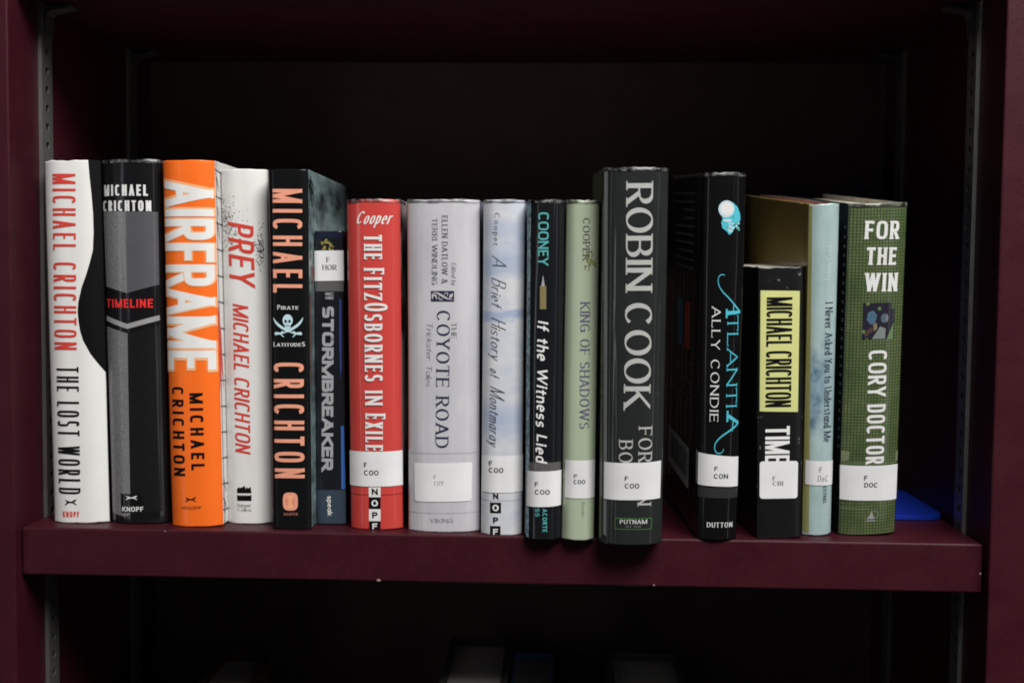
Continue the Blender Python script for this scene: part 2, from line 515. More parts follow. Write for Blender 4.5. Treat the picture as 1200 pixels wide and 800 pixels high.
def text_polys(s, style, length, H):
    """polygons of the line of text: baseline from (0,0) to (length,0), capital height H; with a stacking order"""
    q = STYLE[style]
    T, t, n, sp = q['T'], q['t'], q['n'], q['sp']
    lf = q.get('lf', 1.0)
    phi = math.radians(q.get('phi', 0))
    serif, stt, slant, wob = q.get('serif', 0), q.get('st', 0), q.get('slant', 0), q.get('wob', 0)
    rng = random.Random(s)
    Lh = length / H
    caps = all(c.upper() == c for c in s)
    small = s in ('PIRATE', 'LATITUDES')
    hs = [1.0] * len(s)
    if small:
        hs = [1.0] + [.74] * (len(s) - 1)
        if s == 'LATITUDES':
            hs[-1] = 1.0
    if s == 'FITZOSBORNES':
        hs[0] = 1.12
        hs[4] = 1.3
    if s == 'EXILE':
        hs[0] = 1.15
    sk = [None if c == ' ' else glyph(c, n) for c in s]
    wid = [g[0] if g else 0.32 for g in sk]
    nT = sum(1 for g in sk if g)
    fixed = nT * T + sp * (len(s) - 1)
    tot = sum(wid)
    xs = (Lh - fixed) / max(tot, 1e-6) if tot > 0 else 1
    if xs < 0.3 and tot > 0:
        k = (Lh - 0.3 * tot) / fixed
        sp *= k
        T *= k
        t *= k
        xs = 0.3
    out = []
    x = 0.0
    order = 0
    for c, g, hh in zip(s, sk, hs):
        if g is None:
            x += 0.32 * xs + sp
            continue
        W = g[0] * xs
        dy = rng.uniform(-wob, wob) if wob else 0
        rot = rng.uniform(-wob, wob) * 1.5 if wob else 0

        def pen(dx, dyy):
            sn = dyy * math.cos(phi) - dx * math.sin(phi)
            cs = dx * math.cos(phi) + dyy * math.sin(phi)
            return math.sqrt((T * sn) ** 2 + (t * cs) ** 2)
        polys = []
        for stroke in g[1]:
            pts = [(T / 2 + p[0] * W, hh * (t / 2 + p[1] * (1 - t)) if c.isupper() or caps else p[1] * lf) for p in stroke]
            straight = len(stroke) <= 3
            ends = []
            for idx in (0, -1):
                p = stroke[idx]
                o = stroke[1] if idx == 0 else stroke[-2]
                vert = abs(p[1] - o[1]) > 0.35 * abs(p[0] - o[0]) * max(W, .01)
                at_edge = p[1] in (0, 1)
                on_curve = len(stroke) > 8 and abs(p[0] - o[0]) + abs(p[1] - o[1]) < 0.2
                if on_curve:
                    ends.append(0)
                elif at_edge and vert and caps:
                    ends.append(T)
                else:
                    ends.append(T / 2 if not vert else t / 2)
            for qd in strip(pts, pen, ends[0], ends[1]):
                if caps and c not in 'Q&':
                    qd = clip_poly(qd, 0, hh)
                if qd:
                    polys.append((order, qd))
            order += 1
            if serif:
                for idx in (0, -1):
                    p = stroke[idx]
                    o = stroke[1] if idx == 0 else stroke[-2]
                    vert = abs(p[1] - o[1]) > 1.2 * abs(p[0] - o[0]) * max(W, .01)
                    hgt = p[1]
                    px = pts[idx][0]
                    if vert and hgt in (0, 1, .62, -.3) and len(stroke) < 40:
                        if hgt == 0 and (c in 'VWMN' and not (c in 'MN' and p[0] in (0, 1)) and p[0] not in (0, 1)):
                            continue
                        if (c == 'A' and hgt == 1) or (c in 'MN' and hgt == 1 and p[0] in (.5,)) or (c == 'W' and p[0] == .5):
                            continue
                        if c == 'U' and hgt != 1:
                            continue
                        s_l = T / 2 + serif
                        if hgt == 1:
                            y0, y1 = hh - stt, hh
                        elif hgt == 0:
                            y0, y1 = 0, stt
                        else:
                            y0, y1 = hgt - stt / 2, hgt + stt / 2
                        xl, xr = px - s_l, px + s_l
                        if c.islower() and hgt > 0.5:
                            xr = px
                        polys.append((order, [(xl, y0), (xr, y0), (xr, y1), (xl, y1)]))
                        order += 1
                    elif not vert and len(stroke) == 2 and c in 'EFTLZ' and p[0] in (0, 1, .85) and not (p[0] == 0 and c in 'EFL'):
                        px2 = T / 2 + p[0] * W + (T / 2 if p[0] else -T / 2)
                        k = .17 * hh
                        wv = max(stt, t * .8)
                        if hgt == 1:
                            y0, y1 = hh - k, hh
                        elif hgt == 0:
                            y0, y1 = 0, k
                        else:
                            y0, y1 = p[1] - k * .5, p[1] + k * .5
                        xa, xb = (px2 - wv, px2) if p[0] else (px2, px2 + wv)
                        polys.append((order, [(xa, y0), (xb, y0), (xb, y1), (xa, y1)]))
                        order += 1
        for od, qd in polys:
            res = []
            for px, py in qd:
                py2 = py + dy
                px2 = px + slant * py + rot * (py - .3) + x
                res.append((px2 * H, py2 * H))
            out.append((od, res))
        x += T + W + sp
    return out


# ------------------------------------------------------------------ artwork printed on the spines (unit box, y up)
def ellipse(cx, cy, rx, ry, k=20, a0=0, a1=360):
    return [(cx + rx * math.cos(math.radians(a0 + (a1 - a0) * i / k)), cy + ry * math.sin(math.radians(a0 + (a1 - a0) * i / k)))
            for i in range(k + (0 if a1 - a0 == 360 else 1))]


def ribbon(pts, w0, w1=None, wm=None):
    """tapering curved band as quads"""
    w1 = w0 if w1 is None else w1
    nn = len(pts)

    def wd(i):
        f = i / (nn - 1)
        if wm is None:
            return w0 + (w1 - w0) * f
        return (w0 * (1 - f) + w1 * f) + wm * math.sin(math.pi * f)
    quads = []
    L, R_ = [], []
    for i, p in enumerate(pts):
        a, b = pts[max(0, i - 1)], pts[min(nn - 1, i + 1)]
        dx, dy = b[0] - a[0], b[1] - a[1]
        l = math.hypot(dx, dy) or 1
        L.append((p[0] - dy / l * wd(i) / 2, p[1] + dx / l * wd(i) / 2))
        R_.append((p[0] + dy / l * wd(i) / 2, p[1] - dx / l * wd(i) / 2))
    for i in range(nn - 1):
        quads.append([L[i], R_[i], R_[i + 1], L[i + 1]])
    return quads


def bez(p0, p1, p2, p3, k=12):
    return [tuple((1 - t) ** 3 * a + 3 * (1 - t) ** 2 * t * b + 3 * (1 - t) * t * t * c + t ** 3 * d
                  for a, b, c, d in zip(p0, p1, p2, p3)) for t in [i / k for i in range(k + 1)]]


def art(kind, inkname):
    """list of (ink, layer, polygon) in a unit box"""
    o = []
    add = lambda c, l, p: o.append((c, l, p))
    if kind == 'hound':          # leaping long-legged dog, much reduced
        add(inkname, 1, [(.0, .95), (.18, .8), (.42, .62), (.6, .62), (.84, .92), (1, .95), (.9, .66), (.66, .36), (.4, .36), (.2, .5)])
        add(inkname, 2, [(.22, .55), (.42, .45), (.08, .02), (0, .06)])
        add(inkname, 2, [(.6, .45), (.76, .5), (1, .1), (.92, .04)])
    elif kind == 'skull':
        for sg in (1, -1):
            fx = lambda x: .5 + sg * (x - .5)
            c = [(fx(x), y) for x, y in bez((.985, .86), (.9, .58), (.72, .36), (.2, .14))]
            for q in ribbon(c, .012, .05, .07):
                add(inkname, 1 if sg > 0 else 2, q)
            h = [(fx(x), y) for x, y in bez((.33, .26), (.22, .2), (.26, .1), (.36, .02), 8)]
            for q in ribbon(h, .05, .03):
                add(inkname, 3, q)
            add(inkname, 3, [(fx(x), y) for x, y in ((.06, .2), (.1, .24), (.27, .2), (.27, .14), (.08, .1), (.05, .14))])
        add(inkname, 4, ellipse(.49, .74, .165, .26))
        add(inkname, 5, [(.38, .6), (.6, .6), (.58, .42), (.52, .36), (.45, .36), (.4, .42)])
        for x in (.425, .55):
            add('black', 6, ellipse(x, .70, .042, .07, 12))
        add('black', 6, [(.475, .6), (.505, .6), (.49, .66)])
        add('black', 6, [(.4, .515), (.58, .515), (.57, .49), (.41, .49)])
        for x in (.44, .47, .5, .53):
            add('black', 7, [(x, .53), (x + .008, .53), (x + .008, .47), (x, .47)])
        for sg in (1, -1):
            add('black', 3, [(.5 + sg * a, b) for a, b in ((.26, .3), (.05, .2), (.05, .215), (.26, .318))])
    elif kind == 'roundel':
        pts = [(.5 + .5 * math.copysign(abs(math.cos(a)) ** .6, math.cos(a)), .5 + .5 * math.copysign(abs(math.sin(a)) ** .6, math.sin(a)))
               for a in [math.radians(i * 10) for i in range(36)]]
        add(inkname, 1, pts)
        pe = 'peach'
        add(pe, 2, [(.3, .8), (.7, .8), (.62, .66), (.55, .6), (.55, .3), (.45, .3), (.45, .6), (.38, .66)])
        for x in (.27, .73):
            for q in ribbon(bez((x - .08, .66), (x + .1, .58), (x - .1, .4), (x + .05, .24)), .03, .03, .05):
                add('coral', 2, q)
        add(pe, 3, ellipse(.5, .22, .22, .07, 14))
    elif kind == 'flame':
        add(inkname, 1, [(0, .5), (0, .76), (.08, .82), (.14, .9), (.2, .84), (.3, .86), (.42, .9), (.52, 1.0), (.6, .86), (.58, .74), (.68, .9), (.76, .82),
                         (.84, .84), (.96, .92), (1, .5)])
        add(inkname, 2, [(0, 0), (0, .4), (.07, .37), (.15, .33), (.23, .38), (.32, .33), (.4, .38), (.5, .33), (.58, .38), (.68, .33), (.76, .38), (.86, .34), (.94, .39), (1, .38), (1, 0)])
    elif kind == 'speckle':
        rng = random.Random(7)
        for i in range(420):
            if rng.random() < .62:
                x, y = abs(rng.gauss(.0, .26)), rng.gauss(.68, .15)
                y -= x * .25
            else:
                x, y = .98 - abs(rng.gauss(0, .1)), rng.gauss(.30, .13)
            if not (0 < x < 1 and 0 < y < 1):
                continue
            s = rng.uniform(.005, .017)
            a = rng.uniform(0, 3)
            add(inkname if rng.random() < .8 else 'grey', 1 + i % 3, [(x + s * math.cos(a + b) * 1.1, y + s * .55 * math.sin(a + b)) for b in (0, 1.4, 2.9, 4.4)])
    elif kind == 'scribble':
        rng = random.Random(3)
        for ox in (.02, .56):
            for i in range(11):
                p = (ox + rng.uniform(0, .4), rng.uniform(.02, .95))
                c = bez(p, (p[0] + rng.uniform(-.2, .2), p[1] + rng.uniform(-.2, .2)), (p[0] + rng.uniform(-.2, .2), p[1] - .2), (ox + rng.uniform(0, .42), max(0, p[1] - rng.uniform(0, .3))), 6)
                for q in ribbon(c, .09, .05):
                    add(inkname, 1 + i % 4, q)
    elif kind == 'ornament':
        add(inkname, 1, [(0, 0), (1, 0), (1, 1), (0, 1)])
        for c, w in ((bez((.05, .75), (.3, 1.15), (.6, .05), (.97, .2)), .12), (bez((.08, .2), (.02, .8), (.2, .8), (.26, .2)), .1), (bez((.34, .5), (.36, .05), (.5, .05), (.48, .3)), .06),
                     (bez((.55, .6), (.66, .95), (.76, .9), (.7, .5)), .06), (bez((.78, .3), (.9, .4), (.84, .7), (.95, .75)), .12)):
            for q in ribbon(c, .02, .02, w):
                add('silver' if w < .1 else 'pale_patch', 2, q)
    elif kind == 'sprig':
        rng = random.Random(5)
        for i in range(26):
            x, y = rng.gauss(.5, .22), rng.gauss(.5, .24)
            s = rng.uniform(.05, .11)
            add(inkname if i % 3 else 'moss', 1 + i % 3, ellipse(x, y, s, s * .7, 7))
        for q in ribbon(bez((.5, 0), (.3, .4), (.7, .6), (.8, 1)), .05, .03):
            add('tan', 4, q)
    elif kind == 'frame':
        r = .22
        pts = []
        for (cx, cy, a0) in ((.955, .8, 0), (.045, .8, 90), (.045, .2, 180), (.955, .2, 270)):
            for i in range(6):
                a = math.radians(a0 + 18 * i)
                pts.append((cx + .045 * math.cos(a), cy + .2 * math.sin(a)))
        cpts = pts + [pts[0]]
        inner = [(.5 + (x - .5) * .975, .5 + (y - .5) * .9) for x, y in cpts]
        for i in range(len(pts)):
            add(inkname, 1, [cpts[i], cpts[i + 1], inner[i + 1], inner[i]])
    elif kind == 'shell':
        add('aqua', 1, [(.45, .9), (.62, .96), (.85, .82), (.98, .62), (1, .45), (.9, .3), (.72, .18), (.62, .05), (.5, 0), (.4, .1), (.2, .2), (.14, .36), (.2, .5)])
        rng = random.Random(11)
        for i in range(34):
            x, y = rng.uniform(.2, .95), rng.uniform(.14, .62)
            if x + y < .55:
                continue
            s = rng.uniform(.03, .075)
            add(rng.choice(['teal', 'ice', 'steel', 'aqua']), 2 + i % 3, ellipse(x, y, s * 1.2, s * .7, 7))
        add('ice', 5, ellipse(.36, .76, .355, .25, 22))
        add('white', 6, ellipse(.38, .77, .28, .19, 18))
        add('ice', 6, ellipse(.42, .42, .2, .045, 12))
        add('ice', 6, ellipse(.56, .12, .1, .04, 10))
    elif kind == 'swash_start':
        for q in ribbon(bez((.32, .95), (-.02, 1.02), (-.04, .72), (.3, .52)) [:-1] + bez((.3, .52), (.6, .36), (.8, .2), (1.0, .06)), .02, .045):
            add(inkname, 1, q)
        for q in ribbon([(.44, .04), (1.0, .06)][::-1], .07, .1):
            add(inkname, 2, q)
        for q in ribbon([(.7, .05), (.72, .24)], .035):
            add(inkname, 3, q)
        add(inkname, 4, [(.4, -.08), (.47, -.08), (.47, .14), (.4, .14)])
    elif kind == 'swash_end':
        for q in ribbon([(.57, .97), (1.0, .78)], .1, .07):
            add(inkname, 1, q)
        for q in ribbon(bez((1.0, .78), (.8, .6), (.2, .5), (.07, .25))[:-1] + bez((.07, .25), (-.02, .0), (.36, -.05), (.42, .14)), .05, .02):
            add(inkname, 2, q)
        for q in ribbon([(.78, .86), (.74, .58)], .035):
            add(inkname, 3, q)
        add(inkname, 4, [(.5, .82), (.57, .82), (.57, 1.1), (.5, 1.1)])
    elif kind == 'picture':
        add('night', 1, [(.0, 0), (0, 1), (.1, 1), (.1, .93), (.2, .93), (.2, 1), (.88, 1), (.88, .83), (1, .83), (1, 0), (.2, 0), (.2, .06), (.1, .06), (.1, 0)])
        add('stone', 2, [(.3, .02), (.55, .36), (.72, .3), (.72, .02)])
        add('moss', 3, [(.76, 0), (.98, .45), (.98, 0)])
        add('sky', 3, [(.12, .55), (.16, .74), (.32, .8), (.44, .66), (.38, .45), (.24, .42)])
        add('skin', 4, [(.32, .42), (.44, .46), (.46, .3), (.36, .24)])
        add('umber', 4, [(.04, .2), (.3, .36), (.34, .24), (.1, .08)])
        add('steel', 4, ellipse(.68, .58, .12, .13, 12))
        add('stone', 5, [(.74, .7), (.8, .62), (.78, .48), (.72, .52)])
        for x, y in ((.5, .84), (.03, .22), (.14, .98)):
            add('moss', 6, [(x - .04, y - .04), (x + .05, y - .04), (x + .05, y + .05), (x - .04, y + .05)])
        for q in ribbon(bez((.14, .6), (.2, .72), (.3, .7), (.4, .6)), .03):
            add('steel', 6, q)
    elif kind == 'peak':
        add(inkname, 1, [(.06, .3), (.3, .55), (.48, 1), (.6, .6), (.72, .3)])
        for q in ribbon(ellipse(.58, .66, .4, .32, 20, -80, 95), .04):
            add(inkname, 2, q)
        add(inkname, 3, [(.06, .2), (.78, .2), (.78, .1), (.06, .1)])
    return o


# ------------------------------------------------------------------ books
class Book:
    """the outline of one jacket: u runs round it in mm (0 mid spine), v up it in mm"""

    def __init__(self, w, h, d, r, seed, hard):
        self.w, self.h, self.d, self.r, self.hard = w, h, d, r, hard
        self.p = 2.9 if r > 3 else 6
        rng = random.Random(seed)
        self.ph = [rng.uniform(0, 6.28) for _ in range(6)]
        self.amp = 0.16 if hard else 0.28

    def disp(self, u, v):
        a, b, c, e, f, g = self.ph
        return self.amp * (math.sin(v / 37 + a) * .6 + math.sin(v / 19 + u / 11 + b) * .25 + math.sin(u / 5 + v / 60 + c) * .3)

    def at(self, u, v, z):
        hw, r, p = self.w / 2, self.r, self.p
        if abs(u) <= hw:
            s = abs(u) / hw
            y = r * s ** p
            dy = r * p * s ** (p - 1) / hw * (1 if u > 0 else -1)
            l = math.hypot(dy, 1)
            nx, ny = dy / l, -1 / l
            x = u
            z += self.disp(u, v)
        else:
            sg = 1 if u > 0 else -1
            x, y, nx, ny = sg * hw, r + abs(u) - hw, sg, 0
            k = max(0.0, 1 - (abs(u) - hw) / 10)
            z += self.disp(sg * hw, v) * k
        return Vector(((x + nx * z) * MM, (y + ny * z) * MM, v * MM))


LAYER = 0.012      # mm between printed layers


def decal(bk, name, polys, mats, parent, base=0.10, du=1.6, dv=14.0):
    """polys: list of (points (u,v), layer, material index), laid on the jacket as thin print"""
    bm = bmesh.new()
    for pts, lay, mi in polys:
        z = base + lay * LAYER
        vs = [bm.verts.new((p[0], p[1], z)) for p in pts]
        try:
            f = bm.faces.new(vs)
        except ValueError:
            continue
        f.material_index = mi
    bmesh.ops.triangulate(bm, faces=[f for f in bm.faces if len(f.verts) > 4])
    us = [v.co.x for v in bm.verts]
    vs_ = [v.co.y for v in bm.verts]

    def cut(lo, hi, step, ax):
        k = math.floor(lo / step) + 1
        while k * step < hi:
            co = Vector((k * step, 0, 0)) if ax == 0 else Vector((0, k * step, 0))
            no = Vector((1, 0, 0)) if ax == 0 else Vector((0, 1, 0))
            bmesh.ops.bisect_plane(bm, geom=bm.verts[:] + bm.edges[:] + bm.faces[:], dist=1e-5, plane_co=co, plane_no=no)
            k += 1
    cut(min(us), max(us), du, 0)
    cut(min(vs_), max(vs_), dv, 1)
    hw = bk.w / 2
    for sgn in (-1, 1):                        # a crease where the spine turns into the cover
        if min(us) < sgn * hw < max(us):
            bmesh.ops.bisect_plane(bm, geom=bm.verts[:] + bm.edges[:] + bm.faces[:], dist=1e-5, plane_co=Vector((sgn * hw, 0, 0)), plane_no=Vector((1, 0, 0)))
    for f in bm.faces:
        f.normal_update()
        if f.normal.z < 0:
            f.normal_flip()
    for v in bm.verts:
        v.co = bk.at(v.co.x, v.co.y, v.co.z)
    return link(name, bm, mats, parent, smooth=False)


def place_text(spec, base_layer=0, H_over=None):
    s, style, inkname, u0, v0, u1, v1, H = spec
    ex = Vector((u1 - u0, v1 - v0))
    L = ex.length
    ex.normalize()
    ey = Vector((-ex.y, ex.x))
    out = []
    for od, q in text_polys(s, style, L, H):
        out.append(([(u0 + p[0] * ex.x + p[1] * ey.x, v0 + p[0] * ex.y + p[1] * ey.y) for p in q], base_layer + (od % 12) * .5, 0))
    return out


def side_text(bk, side, spec_list):
    pass


def jacket_mesh(bk, rng, wavy, mats, parent, thick):
    hw, d, r, h = bk.w / 2, bk.d, bk.r, bk.h
    ns = 28
    us = [-hw + 2 * hw * i / ns for i in range(ns + 1)]
    side = [0.5, 1.2, 2.5, 5, 9, 14, 25, 50, 90, 125]
    side = [q for q in side if q < d - r - 3] + [d - r]
    us = [-hw - q for q in reversed(side)] + us + [hw + q for q in side]
    vs = [0, .8, 2] + [h * i / 22 for i in range(1, 22)] + [h - 2, h - .8, h]
    ph = [rng.uniform(0, 6.28) for _ in range(4)]

    def top(u, v):
        if v > h - 2.5:
            return v + wavy * (math.sin(u / 3.1 + ph[0]) * .5 + math.sin(u / 1.3 + ph[1]) * .3) * (v - h + 2.5) / 2.5
        if v < 2.5:
            return v + wavy * .45 * max(0, math.sin(u / 2.3 + ph[2]) + .6 * math.sin(u / 1.1 + ph[3])) * (2.5 - v) / 2.5
        return v
    bm = bmesh.new()
    out, inn = [], []
    for v in vs:
        out.append([bm.verts.new(bk.at(u, top(u, v), 0)) for u in us])
        inn.append([bm.verts.new(bk.at(u, top(u, v), -thick) - Vector((0, 0, 0))) for u in us])
    nu, nv = len(us), len(vs)

    def slot(u):
        return 0 if u < -hw - .3 else (2 if u > hw + .3 else 1)
    for j in range(nv - 1):
        for i in range(nu - 1):
            f = bm.faces.new((out[j][i], out[j][i + 1], out[j + 1][i + 1], out[j + 1][i]))
            f.material_index = slot((us[i] + us[i + 1]) / 2)
            f.smooth = True
            g = bm.faces.new((inn[j][i], inn[j + 1][i], inn[j + 1][i + 1], inn[j][i + 1]))
            g.material_index = 3
    for i in range(nu - 1):
        for j in (0, nv - 1):
            q = (out[j][i], inn[j][i], inn[j][i + 1], out[j][i + 1])
            f = bm.faces.new(q if j == 0 else q[::-1])
            f.material_index = slot((us[i] + us[i + 1]) / 2)
    for j in range(nv - 1):
        for i in (0, nu - 1):
            q = (out[j][i], out[j + 1][i], inn[j + 1][i], inn[j][i])
            f = bm.faces.new(q if i == 0 else q[::-1])
            f.material_index = 0 if i == 0 else 2
    return link('jacket' if bk.hard else 'cover', bm, mats, parent)


def sleeve_rim(bk, rng, parent, left=1.5, right=1.5):
    """folded lip of the clear plastic jacket along head and foot of the spine"""
    hw = bk.w / 2
    ph = [rng.uniform(0, 6.28) for _ in range(6)]
    for v0, v1, sg in ((bk.h - 1.6, bk.h + .35, 1),):
        bm = bmesh.new()
        n = 64 if left < 10 else 150
        rows = []
        for k in range(4):
            f = k / 3
            row = []
            for i in range(n + 1):
                u = (-hw - left) + (2 * hw + left + right) * i / n
                wv = math.sin(u / 2.7 + ph[0]) * .5 + math.sin(u / 1.1 + ph[1]) * .3 + math.sin(u / 5 + ph[2]) * .4
                v = v0 + (v1 - v0) * f
                if sg > 0:
                    v += (wv * .35 * f) - max(0, math.sin(u / 4 + ph[3])) * .5 * (1 - f)
                    z = .30 + wv * .22 * f - f * f * .5
                else:
                    v += max(0, wv) * .4 * f
                    z = .28 + wv * .12
                row.append(bm.verts.new(bk.at(u, max(v, 0.02), z)))
            rows.append(row)
        for k in range(3):
            for i in range(n):
                q = bm.faces.new((rows[k][i], rows[k][i + 1], rows[k + 1][i + 1], rows[k + 1][i]))
                q.smooth = True
        link('plastic_sleeve', bm, clear_plastic(), parent)


def clear_plastic():
    if 'clear' in MATS:
        return MATS['clear']
    m, nt, p = node_mat('clear_plastic')
    tr = N(nt, 'ShaderNodeBsdfTransparent')
    gl = N(nt, 'ShaderNodeBsdfGlossy')
    gl.inputs['Roughness'].default_value = 0.3
    df = N(nt, 'ShaderNodeBsdfDiffuse')
    df.inputs['Color'].default_value = (0.7, 0.72, 0.72, 1)
    fr = N(nt, 'ShaderNodeFresnel')
    fr.inputs['IOR'].default_value = 1.6
    a = N(nt, 'ShaderNodeMixShader')
    b = N(nt, 'ShaderNodeMixShader')
    c = noise(nt, coords(nt, (1, 1, .6)), 300, 3)
    k = math_node(nt, 'MULTIPLY', math_node(nt, 'MAXIMUM', math_node(nt, 'SUBTRACT', c, .42), 0.0), .7)
    nt.links.new(k, a.inputs[0])
    nt.links.new(tr.outputs[0], a.inputs[1])
    nt.links.new(df.outputs[0], a.inputs[2])
    nt.links.new(fr.outputs[0], b.inputs[0])
    nt.links.new(a.outputs[0], b.inputs[1])
    nt.links.new(gl.outputs[0], b.inputs[2])
    nt.links.new(b.outputs[0], nt.nodes['Material Output'].inputs['Surface'])
    MATS['clear'] = m
    return m


def page_paper():
    if 'pages' in MATS:
        return MATS['pages']
    m, nt, p = node_mat('page_edges')
    f = noise(nt, coords(nt, (1, .02, .02)), 2500, 2)
    nt.links.new(ramp(nt, f, [(.3, (.42, .39, .32)), (.7, (.62, .59, .5))]), p.inputs['Base Color'])
    p.inputs['Roughness'].default_value = .8
    MATS['pages'] = m
    return m


def page_block(bk, parent, thick, mat=None):
    hw = bk.w / 2 - thick
    bm = bmesh.new()
    inset = 3.0 if bk.hard else 0.4
    us = [-hw + 2 * hw * i / 14 for i in range(15)]
    prof = [(u, bk.r * (abs(u) / hw) ** bk.p * .6 + thick + .6) for u in us] + [(u, bk.d - inset - 2.5 * (1 - (u / hw) ** 2)) for u in reversed(us)]
    lo = [bm.verts.new((x * MM, y * MM, inset * MM)) for x, y in prof]
    hi = [bm.verts.new((x * MM, y * MM, (bk.h - inset - .4) * MM)) for x, y in prof]
    n = len(prof)
    for i in range(n):
        bm.faces.new((lo[i], lo[(i + 1) % n], hi[(i + 1) % n], hi[i]))
    bm.faces.new(lo[::-1])
    bm.faces.new(hi)
    bmesh.ops.recalc_face_normals(bm, faces=bm.faces)
    return link('page_block', bm, mat or page_paper(), parent)


def rounded(pts, rad):
    if rad < .5:
        return pts
    out = []
    n = len(pts)
    for i in range(n):
        p, a, b = Vector(pts[i]), Vector(pts[i - 1]), Vector(pts[(i + 1) % n])
        da, db = (a - p).normalized() * rad, (b - p).normalized() * rad
        for k in range(6):
            t = k / 5
            out.append(tuple((1 - t) ** 2 * (p + da) + 2 * t * (1 - t) * p + t * t * (p + db)))
    return out


